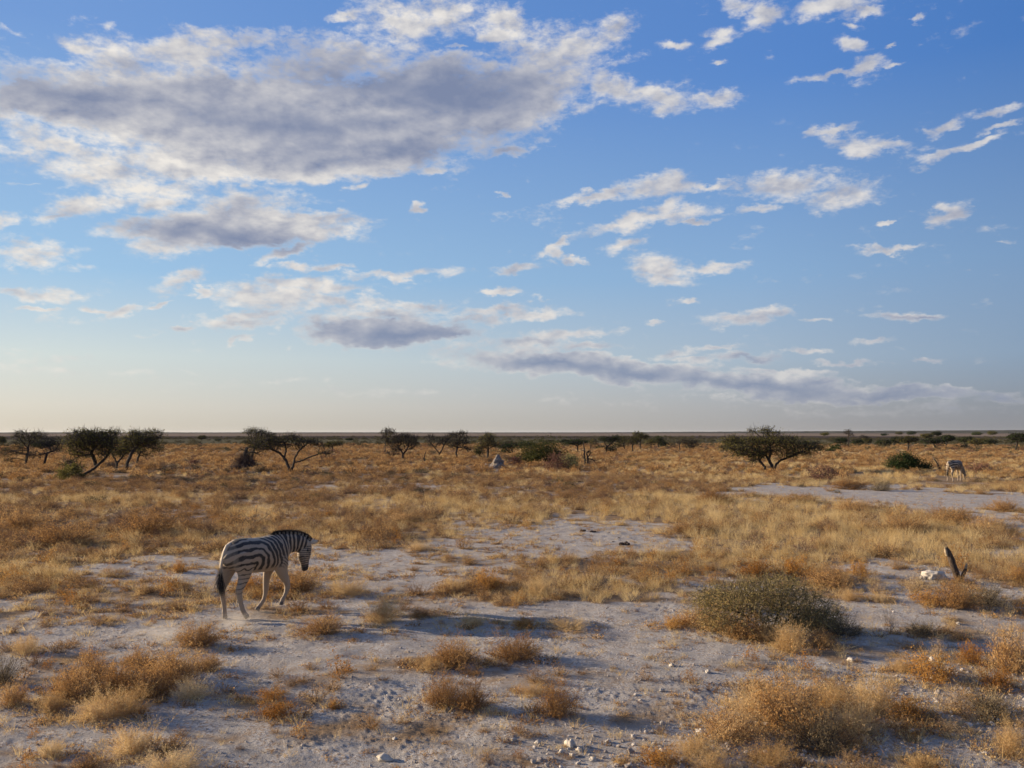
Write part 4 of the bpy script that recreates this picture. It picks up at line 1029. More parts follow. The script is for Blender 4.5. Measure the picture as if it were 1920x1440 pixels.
T('acacia_tree', (1450, 885), [[(1450, 886), (1447, 872), (1442, 862), (1436, 852)], [(1451, 886), (1455, 872), (1464, 863), (1480, 857), (1500, 848), (1516, 844)], [(1442, 862), (1446, 848), (1444, 834)]],
  [(1374, 828, 24, 9, 70, 10), (1392, 840, 34, 8, 90), (1416, 828, 26, 9, 70), (1440, 844, 26, 9, 60), (1450, 826, 24, 9, 60), (1470, 826, 30, 8, 50), (1400, 852, 30, 5, 30), (1360, 840, 14, 6, 20), (1412, 808, 9, 5, 18), (1438, 808, 12, 6, 26), (1456, 812, 8, 4, 10), (1484, 838, 22, 9, 50), (1516, 836, 24, 9, 60), (1534, 840, 12, 6, 20), (1480, 852, 22, 5, 20), (1500, 848, 24, 4, 20), (1424, 852, 14, 5, 14)],
  'broadest acacia in the plain, wide spreading crown and forked trunk, right of centre', leaf=0.95, seed=36, r0=.17)
T('acacia_tree', (1438, 885), [[(1438, 886), (1433, 874), (1426, 866)]], [(1422, 856, 12, 7, 30), (1412, 862, 10, 5, 14), (1430, 852, 10, 6, 16)], 'second smaller stem growing beside the broadest acacia', leaf=0.5, seed=37, r0=.11)
T('bare_tree', (1591, 839), [[(1591, 840), (1591, 824), (1592, 812)], [(1591, 830), (1600, 824), (1614, 822)]], [(1590, 810, 9, 5, 24), (1598, 815, 5, 4, 8), (1620, 819, 10, 4, 18)], 'tall bare tree with hooked top reaching above the horizon', leaf=0.06, seed=38, r0=.13, wood=M_BARE, rtip=.019)
FARROW = [(1546, 817, 1546, 814, 7, 2.5, 'tiny far tree on the pale plain left of the tall hooked bare tree'),
 (1577, 833, 1577, 826, 14, 6, 'dark bushy tree at the left foot of the tall hooked bare tree'), (1606, 834, 1608, 829, 12, 5, 'dark bushy tree just right of the tall hooked bare tree'),
 (1624, 832, 1626, 826, 10, 5, 'dark bushy tree second to the right of the tall hooked bare tree'), (1659, 838, 1656, 830, 14, 6, 'twiggy dark tree between the hooked bare tree and the umbrella row'),
 (1677, 836, 1680, 825, 13, 5, 'small crown beside the leaning umbrella tree at right'), (1702, 846, 1702, 824, 20, 5, 'umbrella tree with a trunk leaning left above the dark green bush'),
 (1757, 842, 1750, 827, 24, 5, 'wide umbrella tree with a curled stem, above the leaning dead post'), (1773, 838, 1775, 822, 17, 6, 'dark round umbrella tree behind the grazing zebra'),
 (1736, 832, 1738, 817, 11, 4, 'high dark crown left behind the grazing zebra'), (1756, 829, 1756, 813, 10, 4, 'farthest high crown behind the grazing zebra'),
 (1808, 834, 1812, 824, 20, 5, 'olive umbrella tree to the right behind the grazing zebra'), (1830, 836, 1836, 828, 20, 5, 'lower green umbrella tree toward the right edge'),
 (1858, 837, 1858, 828, 12, 4, 'small umbrella tree between the lower green one and the right edge tree'), (1903, 845, 1908, 821, 18, 8, 'round-topped acacia with upright trunk at the right edge'),
 (1686, 815, 1686, 812, 6, 2.5, 'small dark tree near the pan, left of a pair'), (1708, 815, 1709, 812, 9, 3, 'wide dark tree near the pan, right of a pair'),
 (1832, 816, 1832, 813, 9, 3, 'dark tree near the pan above the right umbrella trees'), (1860, 816, 1861, 812, 8, 3.5, 'rounded dark tree near the pan toward the right edge'), (1658, 817, 1658, 815, 5, 1.8, 'tiny dark tree near the pan left of the pair'),
 (655, 826, 655, 824, 8, 1.8, 'tiny dark tree far off right of the small flat-topped tree'), (379, 826, 379, 820, 9, 3.5, 'lone round tree far out on the left plain'), (409, 827, 409, 825, 6, 1.5, 'low dark bush far out right of the lone round tree'),
 (76, 842, 80, 834, 22, 7, 'dark tree far behind the two bare trees at left'), (4, 834, 2, 826, 8, 7, 'dark tree cut off by the left edge of the plain'), (1244, 838, 1242, 832, 7, 4, 'small shrubby tree right of the round dark tree in the far row')]
for i, (bx, by, cx, cy, rx, ry, lab) in enumerate(FARROW):
    T('acacia_tree' if i not in (22,) else 'bush', (bx, by), [[(bx, by + 1), ((bx + cx) / 2 + (-2 if i % 2 else 2), (by + cy) / 2), (cx, cy)]], [(cx, cy, rx, ry, 70), (cx + rx * .35, cy - ry * .5, rx * .4, ry * .5, 16)], lab, cat='tree' if i != 22 else 'bush', group='far trees on the plain',
      leaf=1.2, mat=M_DKGREEN if i % 3 else M_OLIVE, seed=60 + i, r0=.15 if by > 825 else .25, rtip=.02, ls=.22 if by > 825 else .6, leaf_r=.25 if by > 825 else .8, twig=.4, step=None if by > 825 else 0.8)

# ------------------------------------------------------------------ bushes and shrubs one by one
def place(name, me, px, py, label, cat, group=None, rz=0.0, sc=1.0, sink=0.0, tiltx=0.0):
    g = ground_at(px, py)
    o = obj(name, me, loc=(g.x, g.y, float(ground_z(np.array(g.x), np.array(g.y))) - sink))
    o.rotation_euler = (tiltx, 0, rz); o.scale = (sc, sc, sc) if not hasattr(sc, '__len__') else sc
    tag(o, label, cat, group); return o
def mpp_at(px, py): g = ground_at(px, py); return (g.y * math.cos(PITCH) - CAM_H * math.sin(PITCH)) / FPX
def parts_bush(name, px, py, w, h, label, mats, seed, clumps=50, leaves=6000, ls=.05, group=None, spread=.16, depth=None):
    g = ground_at(px, py); m = mpp_at(px, py); r = w * m / 2; hh = h * m * 1.0
    root = empty(name, (g.x, g.y + r * .5, float(ground_z(np.array(g.x), np.array(g.y))))); tag(root, label, 'bush', group)
    me = bush_mesh(seed, r * .92, hh * .92, clumps, leaves, ls, mats, ry=(depth or r) * .8, spread=spread)
    # split wood and leaves into parts
    for mi, nm in ((0, 'branches'), (1, 'foliage')):
        bm = bmesh.new(); bm.from_mesh(me)
        bmesh.ops.delete(bm, geom=[f for f in bm.faces if f.material_index != mi], context='FACES')
        m2 = bpy.data.meshes.new(nm); 
        for f in bm.faces: f.material_index = 0
        bm.to_mesh(m2); bm.free(); m2.materials.append(mats[mi]); obj(nm, m2, root)
    bpy.data.meshes.remove(me)
    return root
parts_bush('bush', 1016, 869, 92, 40, 'big rounded green bush in the middle distance right of the termite mound', [M_BARK, M_GREEN], 401, 90, 11000, .12, spread=.2)
parts_bush('bush', 1068, 880, 46, 26, 'low grey-green bush against the right side of the big green one', [M_BARK, M_GREY_OLIVE], 402, 40, 3500, .11, spread=.2)
parts_bush('bush', 1044, 882, 44, 30, 'plum-brown twiggy bush in front of the big green one', [M_BARE, M_PURPLE], 403, 50, 2200, .09, spread=.2)
parts_bush('bush', 966, 874, 30, 18, 'reddish-brown low bush between the termite mound and the big green bush', [M_BARE, M_PURPLE], 404, 30, 1400, .09)
parts_bush('bush', 1707, 882, 72, 32, 'compact dark green bush left of the grazing zebra', [M_BARK, M_DKGREEN], 405, 80, 9000, .10, spread=.2)
parts_bush('bush', 128, 900, 44, 26, 'olive bush at the foot of the leaning acacia trunk', [M_BARK, M_OLIVE], 406, 40, 3000, .09)
parts_bush('bush', 1546, 902, 62, 32, 'plum-coloured round twiggy bush right of the broadest acacia', [M_BARE, M_PURPLE], 407, 60, 2600, .07, spread=.18)
parts_bush('bush', 1840, 888, 44, 22, 'brown open bush right of the grazing zebra', [M_BARE, M_PURPLE], 408, 36, 1200, .08)
parts_bush('bush', 360, 873, 28, 12, 'plum-brown low bush between the left cluster and the dead-branch heap', [M_BARE, M_PURPLE], 409, 26, 900, .09)
parts_bush('bush', 1690, 978, 46, 44, 'thin bare-stemmed bush standing in the brown scrub at right', [M_TWIG, M_RUST], 410, 26, 500, .03, spread=.12)
parts_bush('bush', 465, 985, 130, 38, 'wide bare twiggy bush above the back of the walking zebra', [M_BARE, M_RUST], 411, 60, 1200, .035, spread=.10)
parts_bush('bush', 620, 862, 44, 20, 'brown twiggy bush under the right limb of the V-trunked acacia', [M_BARE, M_PURPLE], 412, 34, 700, .09)
parts_bush('bush', 1566, 846, 30, 14, 'dark low bush far left of the tall hooked bare tree', [M_BARK, M_DKGREEN], 413, 26, 1400, .14)
T('young_tree', (797, 938), [[(797, 939), (795, 929), (793, 923)]], [(792, 918, 16, 5, 46)], 'knee-high flat-topped thorn sapling alone in the grass right of centre-left', leaf=0.15, seed=40, r0=.016, rtip=.004, wood=M_BARE, step=.06, ls=.03, twig=.08, leaf_r=.05)

# ================================================================== zebras
def coat_mat():
    m, b = new_mat('zebra coat')
    c = b.n('ShaderNodeAttribute', attribute_name='coat').outputs['Color']
    tc = b.n('ShaderNodeTexCoord').outputs['Object']
    n = b.noise(tc, 60, 3, 0.7)
    c = b.mix(b.mapr(n, 0.4, 0.75, 0, 0.18), c, (0.30, 0.22, 0.15))
    p = b.n('ShaderNodeBsdfPrincipled'); b.link(c, p.inputs['Base Color']); p.inputs['Roughness'].default_value = 0.72
    p.inputs['Sheen Weight'].default_value = 0.08; p.inputs['Sheen Roughness'].default_value = 0.4; p.inputs['Sheen Tint'].default_value = (1, .95, .88, 1)
    bp = b.n('ShaderNodeBump'); bp.inputs['Strength'].default_value = 0.25; bp.inputs['Distance'].default_value = 0.006; b.link(n, bp.inputs['Height']); b.link(bp.outputs[0], p.inputs['Normal'])
    return finish(m, b, p.outputs[0])
M_COAT = coat_mat()
def plain_mat(name, c, rough=0.6):
    m, b = new_mat(name); p = b.n('ShaderNodeBsdfPrincipled')
    n = b.noise(b.n('ShaderNodeTexCoord').outputs['Object'], 30, 3, 0.6)
    b.link(b.mix(b.mapr(n, 0.3, 0.7, 0, 0.5), tuple(c), tuple(x * 0.6 for x in c)), p.inputs['Base Color']); p.inputs['Roughness'].default_value = rough
    return finish(m, b, p.outputs[0])
M_HOOF = plain_mat('hoof', (0.035, 0.030, 0.027), 0.5)
M_EYE = plain_mat('eye', (0.012, 0.008, 0.006), 0.12)
M_BLACKHAIR = plain_mat('black hair', (0.020, 0.015, 0.012), 0.7)
M_PALEHAIR = plain_mat('pale hair', (0.50, 0.41, 0.30), 0.7)

def loft(bm, secs, nseg=18):
    """secs: (centre, half height, half width[, up]) along a spine; rings stand square to the spine"""
    C = [Vector(s[0]) for s in secs]; rings = []
    for i, s in enumerate(secs):
        a = C[max(i - 1, 0)]; b_ = C[min(i + 1, len(C) - 1)]
        d = (b_ - a).normalized()
        up = Vector(s[3]) if len(s) > 3 else Vector((0, 0, 1))
        side = d.cross(up)
        if side.length < 0.2: side = d.cross(Vector((1, 0, 0)))
        side.normalize(); u = side.cross(d).normalized()
        rings.append([bm.verts.new(C[i] + u * math.cos(t) * s[1] + side * math.sin(t) * s[2]) for t in [2 * math.pi * k / nseg for k in range(nseg)]])
    for r1, r2 in zip(rings[:-1], rings[1:]):
        for k in range(nseg): bm.faces.new((r1[k], r1[(k + 1) % nseg], r2[(k + 1) % nseg], r2[k]))
    bm.faces.new(list(reversed(rings[0]))); bm.faces.new(rings[-1])

TORSO = [((-0.645, 0, 1.04), .07, .06), ((-0.605, 0, 1.02), .145, .125), ((-0.53, 0, 1.01), .212, .195), ((-0.42, 0, 1.01), .255, .245), ((-0.26, 0, 0.99), .275, .275), ((-0.06, 0, 0.965), .28, .285),
         ((0.14, 0, 0.96), .287, .275), ((0.30, 0, 0.975), .29, .245), ((0.43, 0, 0.99), .265, .205), ((0.53, 0, 0.995), .205, .165), ((0.60, 0, 0.98), .12, .11)]
BLACK = np.array([0.010, 0.008, 0.007]); WHITE = np.array([0.34, 0.26, 0.18]); BROWN = np.array([0.33, 0.245, 0.175])

def stripes(v, nrm, pose):
    x, y, z = v[:, 0] - pose.get('dx', 0), v[:, 1], v[:, 2]
    w1 = fbm(x * 5 + 3, z * 5 + 9 + np.sign(y) * 7, 3, 3) - .5; w2 = fbm(x * 6 + 31, z * 6 + np.sign(y) * 5, 8, 3) - .5
    X = x + w1 * 0.10; Z = z + w2 * 0.09 + 0.42 * np.maximum(-0.44 - x, 0) * (z > .6) + .03 * np.maximum(-.1 - x, 0)
    xc, zc = -0.20, 0.84
    u = np.maximum(X - xc, 0)
    r_up = np.sqrt(u ** 2 + np.maximum(Z - zc, 0) ** 2)
    r = np.where(Z > zc, r_up, u)
    hind = X < xc
    q = pose.get('per', 1.0); ph = np.where(r < .30, r / .105, .30 / .105 + (r - .30) / .078) / q
    ph = np.where(hind & (Z <= zc), -(zc - Z) / .072, ph)
    duty = np.where(r < .30, 0.46, 0.66) + w1 * .40 + pose.get('duty', 0)
    duty = np.where(hind & (Z <= zc), 0.24, duty)
    # rump seen from behind: stripes run out before the white buttock line
    col_f = np.sin(ph * 2 * math.pi + .6)
    thr = np.cos(np.clip(duty, .05, .95) * math.pi)
    blk = np.clip((col_f - thr) / 0.22 + .5, 0, 1)
    sh = np.clip((np.sin(ph * 2 * math.pi + .6 + math.pi) - .93) / .06, 0, 1) * (r < .42) * (Z > 0.72) * .7
    # shoulder: narrow bands closing towards the foreleg
    s1 = (X - 0.30) * 0.80 + (Z - 1.00) * -0.42
    pn_leg = (Z * 1.0 + X * .55) / .062
    wl = np.clip((0.93 - Z) / .08, 0, 1) * np.clip((X - 0.26) / .08, 0, 1)
    f2 = np.clip((np.sin(pn_leg * 2 * math.pi) - np.cos(.40 * math.pi)) / .25 + .5, 0, 1)
    blk = blk * (1 - wl) + f2 * wl
    # neck and head: along their own spines
    S = pose['spine']; sp = np.array([p for p in S['pts']]); cum = np.concatenate([[0], np.cumsum(np.linalg.norm(np.diff(sp, axis=0), axis=1))])
    best = np.full(len(v), 1e9); tt = np.zeros(len(v))
    for i in range(len(sp) - 1):
        a, b_ = sp[i], sp[i + 1]; d = b_ - a; L = np.linalg.norm(d); t = np.clip(((v - a) @ d) / L ** 2, -0.0 if i else -2.0, 1)
        dist = np.linalg.norm(v - (a + t[:, None] * d), axis=1)
        m = dist < best; best[m] = dist[m]; tt[m] = (cum[i] + t[m] * L)
    tt = tt + w1 * 0.03
    hs = S['head_start']; hl = cum[-1] - hs
    per = np.where(tt < hs, tt / .072, hs / .072 + (tt - hs) / .034)
    dn = np.where(tt < hs, .58, .50)
    f3 = np.clip((np.sin(per * 2 * math.pi) - np.cos(dn * math.pi)) / .25 + .5, 0, 1)
    muzzle = np.clip((tt - (hs + hl * .74)) / .03, 0, 1)
    f3 = np.maximum(f3, muzzle)
    wn = np.clip((s1 - 0.10) / .05, 0, 1) * (Z > pose.get('neck_floor', 0.86)) if not pose.get('low') else np.clip((X - 0.52) / .05, 0, 1) * (np.abs(y) < .19)
    if 'neck_sel' in pose: wn = pose['neck_sel'](v, s1)
    blk = blk * (1 - wn) + f3 * wn
    sh = sh * (1 - wn)
    # belly, inner legs and shanks stay pale
    belly = np.clip((0.735 - z) / .04, 0, 1) * (x > -0.22) * (x < .34) * np.clip((-nrm[:, 2] - .1) * 3, 0, 1)
    blk = blk * (1 - belly)
    shank = np.clip((0.50 - z) / .14, 0, 1) * (1 - wn)
    fr = x > 0.1
    legw = np.where(fr, np.clip((0.76 - z) / .08, 0, 1), np.clip((0.45 - z) / .12, 0, 1)) * (1 - wn)
    blk = blk * (1 - legw)
    inner = (np.abs(y) < 0.10) & (z < .74) & ~(wn > .5); blk = np.where(inner, blk * .1, blk)
    butt = np.clip((-nrm[:, 0] - .55) * 3, 0, 1) * (x < -.4); blk = blk * (1 - .45 * butt)
    spine_l = np.clip(1 - np.abs(y) / .022, 0, 1) * (nrm[:, 2] > .6) * (z > 1.1) * (1 - wn); blk = np.maximum(blk, spine_l)
    c = WHITE[None] * (1 - blk[:, None]) + BLACK[None] * blk[:, None]
    c = c * (1 - sh[:, None] * (1 - blk[:, None])) + BROWN[None] * (sh * (1 - blk))[:, None]
    hoof = z < pose.get('hoof_z', 0.055)
    for hp in pose['hooves']:
        hoof = hoof | (np.linalg.norm(v - np.array(hp), axis=1) < .058)
    c = c * pose.get('tone', 1.0)
    c[hoof & (wn < .5)] = np.array([0.035, 0.030, 0.027])
    dust = np.clip((.35 - z) / .35, 0, 1)[:, None] * .35
    c = c * (1 - dust) + np.array([.40, .32, .25]) * dust
    return c

def make_zebra(label, loc, yaw, pose, voxel=0.0115):
    root = empty('zebra', loc, yaw); tag(root, label, 'zebra', 'zebras on the plain')
    bm = bmesh.new()
    DX = Vector((pose.get('dx', 0), 0, pose.get('dz', 0)))
    loft(bm, [(Vector(t[0]) + DX, t[1], t[2]) for t in TORSO], 24)
    for l in pose['limbs']: loft(bm, l, 14)
    loft(bm, pose['neck'], 18); loft(bm, pose['head'], 18)
    for l in pose.get('extra', []): loft(bm, l, 12)
    bmesh.ops.recalc_face_normals(bm, faces=bm.faces)
    me = bpy.data.meshes.new('body'); bm.to_mesh(me); bm.free()
    tmp = bpy.data.objects.new('tmp', me); COL.objects.link(tmp)
    md = tmp.modifiers.new('r', 'REMESH'); md.mode = 'VOXEL'; md.voxel_size = voxel
    ms = tmp.modifiers.new('s', 'SMOOTH'); ms.factor = 0.5; ms.iterations = 7
    dg = bpy.context.evaluated_depsgraph_get(); dg.update()
    me2 = bpy.data.meshes.new_from_object(tmp.evaluated_get(dg)); bpy.data.objects.remove(tmp)
    me2.materials.clear(); me2.materials.append(M_COAT); me2.name = 'body'
    n = len(me2.vertices); co = np.zeros(n * 3, np.float32); me2.vertices.foreach_get('co', co); co = co.reshape(-1, 3).astype(float)
    no = np.zeros(n * 3, np.float32); me2.vertices.foreach_get('normal', no); no = no.reshape(-1, 3)
    c = stripes(co, no, pose)
    at = me2.attributes.new('coat', 'FLOAT_COLOR', 'POINT'); at.data.foreach_set('color', np.concatenate([c, np.ones((n, 1))], 1).astype(np.float32).ravel())
    me2.polygons.foreach_set('use_smooth', np.ones(len(me2.polygons), bool))
    obj('body', me2, root)
    # mane: upright brush along the crest
    rng = np.random.default_rng(3); cr = [np.array(p) for p in pose['crest']]
    seg = np.concatenate([[0], np.cumsum([np.linalg.norm(b_ - a) for a, b_ in zip(cr[:-1], cr[1:])])])
    m = 2600; t = rng.random(m) * seg[-1]; cra = np.array(cr)
    P = np.stack([np.interp(t, seg, cra[:, k]) for k in range(3)], -1)
    T2 = np.stack([np.interp(np.minimum(t + .02, seg[-1]), seg, cra[:, k]) for k in range(3)], -1) - np.stack([np.interp(np.maximum(t - .02, 0), seg, cra[:, k]) for k in range(3)], -1)
    T2 /= np.linalg.norm(T2, axis=1)[:, None]
    up = np.cross(T2, np.array([0, -1.0, 0])); up *= np.sign(up[:, 2:3] + up[:, 0:1] * .5 + 1e-6); up /= np.linalg.norm(up, axis=1)[:, None]
    P = P + np.stack([np.zeros(m), rng.normal(size=m) * .010, np.zeros(m)], -1)
    D = up + rng.normal(size=(m, 3)) * .10; D /= np.linalg.norm(D, axis=1)[:, None]
    env = np.clip(np.minimum(t / .10, (seg[-1] - t) / .03 + .55), .25, 1)
    L = (.066 + .012 * rng.random(m)) * env * pose.get('mane', 1)
    V, F = ribbon_set(P - D * .02, D, L + .02, np.full(m, .009), rng.normal(size=(m, 3)) * .03, rng, 3)
    stripe = (np.sin(t / .072 * 2 * math.pi) > 0.05) | (rng.random(m) < .22)
    fm = np.tile(np.array([0, 0, 1]), (m, 1)); fm[stripe] = 1
    obj('mane', mesh_np('mane', V, F, [M_PALEHAIR, M_BLACKHAIR], fm.ravel()), root)
    # tail: pale dock and dark tuft
    tl = pose['tail']; bm = bmesh.new(); loft(bm, [(p, r, r) for p, r in tl['dock']], 10); bmesh.ops.recalc_face_normals(bm, faces=bm.faces)
    me = bpy.data.meshes.new('tail'); bm.to_mesh(me); bm.free(); me.materials.append(M_PALEHAIR); me.polygons.foreach_set('use_smooth', np.ones(len(me.polygons), bool)); tail = obj('tail', me, root)
    parts = []
    for p0, dr, L0, sp, cnt, mi in tl['hair']:
        P = np.array(p0) + rng.normal(size=(cnt, 3)) * .014; D = np.array(dr) + rng.normal(size=(cnt, 3)) * sp; D /= np.linalg.norm(D, axis=1)[:, None]
        parts.append((*ribbon_set(P, D, L0 * (.6 + .5 * rng.random(cnt)), np.full(cnt, .006), rng.normal(size=(cnt, 3)) * .02, rng, 3), mi))
    V, F, M = join(parts); obj('tail_tuft', mesh_np('tail_tuft', V, F, [M_PALEHAIR, M_BLACKHAIR], M), tail)
    # ears and eyes
    for e in pose['ears']:
        bm = bmesh.new(); a = Vector(e[0]); d = Vector(e[1]).normalized(); L = e[2]; fc = Vector(e[3])
        loft(bm, [(a + d * L * t, r * .45, r, fc) for t, r in ((0, .020), (.18, .030), (.42, .037), (.68, .030), (.88, .016), (1, .004))], 12)
        for f in bm.faces: f.material_index = 1 if f.calc_center_median().lerp(a, 0).__sub__(a).dot(d) > L * .80 else 0
        bmesh.ops.recalc_face_normals(bm, faces=bm.faces)
        me = bpy.data.meshes.new('ear'); bm.to_mesh(me); bm.free(); me.materials.append(M_PALEHAIR); me.materials.append(M_BLACKHAIR)
        me.polygons.foreach_set('use_smooth', np.ones(len(me.polygons), bool)); obj('ear', me, root)
    for e in pose['eyes']:
        bm = bmesh.new(); bmesh.ops.create_uvsphere(bm, u_segments=12, v_segments=8, radius=.020); me = bpy.data.meshes.new('eye'); bm.to_mesh(me); bm.free(); me.materials.append(M_EYE); obj('eye', me, root, e)
    return root

# --- the walking zebra; its outline was measured on the photograph and laid into the planes of its own body
YAW1 = R(55)
fwd = Vector((math.cos(YAW1), math.sin(YAW1), 0)); lft = Vector((-math.sin(YAW1), math.cos(YAW1), 0))
hoofR = ground_at(340 + 738 / 6, 960 + 1188 / 6)
Z0 = hoofR - fwd * (-0.42) - lft * (-0.15); Z0.z = 0
def zl(zx, zy, ylat=0.0):
    d = px_dir(340 + zx / 6, 960 + zy / 6); o = Vector((0, 0, CAM_H))
    t = (ylat - (o - Z0).dot(lft)) / d.dot(lft); p = o + d * t - Z0
    return (p.dot(fwd), ylat, p.z)

def leg(rows, y0, y1, sides=1.0):
    """rows: (zoom x, zoom y, width in zoom px); y runs from y0 at the top to y1 at the foot"""
    out = []; n = len(rows)
    for i, (zx, zy, wd) in enumerate(rows):
        t = i / (n - 1); y = y0 + (y1 - y0) * min(1, t * 1.6)
        r = wd * 0.00070
        p = zl(zx, zy, y); out.append((p, r, r * (0.78 if wd > 90 else 0.92) * sides, (0, 1, 0)))
    # loft(): 'up' is the sideways axis here, so half height = sideways, half width = fore and aft
    return [(p, b_, a * 1.12, u) for p, a, b_, u in out]
hindR = leg([(690, 440, 240), (700, 540, 262), (712, 620, 225), (712, 690, 160), (698, 760, 118), (672, 830, 88), (652, 880, 82), (652, 925, 66), (664, 1000, 52), (684, 1080, 48), (700, 1125, 54), (716, 1150, 50), (730, 1168, 58), (740, 1186, 64)], -0.125, -0.14)
hindL = leg([(560, 470, 200), (545, 560, 225), (525, 640, 190), (508, 710, 140), (490, 780, 104), (466, 840, 84), (454, 885, 76), (464, 940, 60), (476, 1020, 50), (484, 1090, 46), (484, 1135, 54), (488, 1158, 50), (490, 1176, 58), (490, 1196, 62)], 0.115, 0.12)
foreL = leg([(1010, 560, 150), (985, 640, 130), (966, 700, 98), (955, 770, 76), (952, 830, 68), (952, 865, 68), (944, 920, 50), (928, 980, 44), (900, 1030, 44), (880, 1056, 50), (868, 1074, 46), (858, 1088, 56), (848, 1106, 60)], 0.12, 0.11)
foreR = leg([(1105, 500, 190), (1118, 590, 185), (1130, 660, 140), (1155, 720, 104), (1180, 775, 80), (1192, 822, 70), (1192, 856, 68), (1178, 905, 50), (1156, 955, 44), (1138, 985, 52), (1130, 1004, 44), (1124, 1022, 54), (1122, 1046, 56)], -0.13, -0.12)
neck1 = [(zl(1010, 440, 0), .245, .17), (zl(1090, 392, -.01), .225, .135), (zl(1160, 362, -.03), .185, .105), (zl(1230, 350, -.06), .160, .088), (zl(1300, 350, -.09), .145, .080), (zl(1360, 360, -.11), .130, .078), (zl(1400, 385, -.12), .10, .075)]
hd = [(1405, 330, 105), (1402, 385, 150), (1385, 440, 172), (1378, 495, 165), (1382, 545, 128), (1388, 590, 100), (1388, 625, 92), (1386, 652, 76), (1386, 664, 40)]
head1 = [(zl(x, y, -.12), w_ * .00070 * (1.08), w_ * .00070 * (.80 if w_ > 120 else .86), (1, 0, 0)) for x, y, w_ in hd]
def _s(q, y): return np.array(zl(q[0], q[1], y))
pose1 = dict(dx=-0.11, dz=-0.035, limbs=[hindR, hindL, foreL, foreR], neck=neck1, head=head1,
    spine=dict(pts=[_s((1060, 400), 0), _s((1160, 362), -.03), _s((1300, 350), -.09), _s((1392, 372), -.12), _s((1386, 500), -.12), _s((1387, 664), -.12)], head_start=0),
    hooves=[zl(736, 1180, -.14), zl(490, 1190, .12), zl(850, 1098, .11), zl(1122, 1040, -.12)], hoof_z=0.03,
    crest=[zl(985, 285, 0), zl(1060, 262, -.01), zl(1150, 250, -.03), zl(1230, 248, -.06), zl(1310, 256, -.09), zl(1380, 278, -.11), zl(1425, 305, -.12), zl(1440, 335, -.12)],
    tail=dict(dock=[(zl(560, 360, .0), .030), (zl(515, 385, .0), .032), (zl(488, 450, .01), .028), (zl(462, 540, .02), .024), (zl(445, 620, .02), .020), (zl(432, 690, .02), .018), (zl(432, 750, .02), .014)],
              hair=[(zl(440, 640, .02), (-.10, 0, -1), .26, .10, 130, 0), (zl(430, 700, .01), (.06, -.03, -1), .30, .13, 260, 1), (zl(436, 740, .0), (.12, -.05, -1), .30, .10, 220, 1), (zl(425, 690, .02), (-.45, 0.05, -1), .30, .08, 90, 0)]),
    ears=[(zl(1452, 352, -.165), Vector(zl(1540, 322, -.19)) - Vector(zl(1452, 352, -.165)), .165, (0, -1, .3)), (zl(1440, 340, -.07), Vector(zl(1500, 300, -.04)) - Vector(zl(1440, 340, -.07)), .15, (0, 1, .3))],
    eyes=[zl(1420, 432, -.205), zl(1425, 432, -.035)], mane=1.0)
sp_ = pose1['spine']['pts']; pose1['spine']['head_start'] = float(sum(np.linalg.norm(sp_[i + 1] - sp_[i]) for i in range(3)))
def sel1(v, s1):
    x = v[:, 0] + .11
    return np.clip(((x - 0.30) * 0.86 + (v[:, 2] - 1.02) * 0.30 - 0.06) / .04, 0, 1) * np.where(x > .80, 1, np.clip((v[:, 2] - .70 - .55 * np.clip(.52 - x, 0, 1)) / .05, 0, 1))
pose1['neck_sel'] = sel1
make_zebra('walking zebra with lowered head, seen close from its right side', (Z0.x, Z0.y, 0.0), YAW1, pose1)

# --- the grazing zebra far on the right
def sleg(x0, y, xf, hind):
    z = [(.90, .15), (.78, .13), (.66, .095), (.56, .066), (.48, .052), (.43, .050), (.36, .036), (.22, .031), (.14, .035), (.09, .032), (.05, .040), (.0, .043)] if hind else [(.86, .12), (.74, .095), (.62, .068), (.52, .052), (.45, .048), (.40, .046), (.32, .033), (.2, .030), (.13, .034), (.09, .031), (.05, .038), (.0, .041)]
    o = []
    for h, r in z:
        t = 1 - h / .9; x = x0 + (xf - x0) * t
        if hind: x += -.07 * math.exp(-((h - .46) / .12) ** 2) + .05 * math.exp(-((h - .7) / .12) ** 2)
        o.append(((x, y, h), r * .85, r * 1.05, (0, 1, 0)))
    return o
nk = [((.36, 0, .98), .26, .17), ((.52, 0, .90), .22, .13), ((.66, 0, .76), .17, .10), ((.78, 0, .60), .14, .085), ((.88, 0, .46), .12, .078)]
hh_ = [((.90, 0, .47), .085, .065, (1, 0, 0)), ((.93, 0, .38), .11, .08, (1, 0, 0)), ((.94, 0, .28), .10, .07, (1, 0, 0)), ((.96, 0, .17), .07, .055, (1, 0, 0)), ((.975, 0, .09), .06, .05, (1, 0, 0)), ((.98, 0, .05), .035, .03, (1, 0, 0))]
sp2 = [np.array(p) for p in [(.48, 0, .95), (.66, 0, .76), (.80, 0, .58), (.90, 0, .45), (.94, 0, .28), (.98, 0, .05)]]
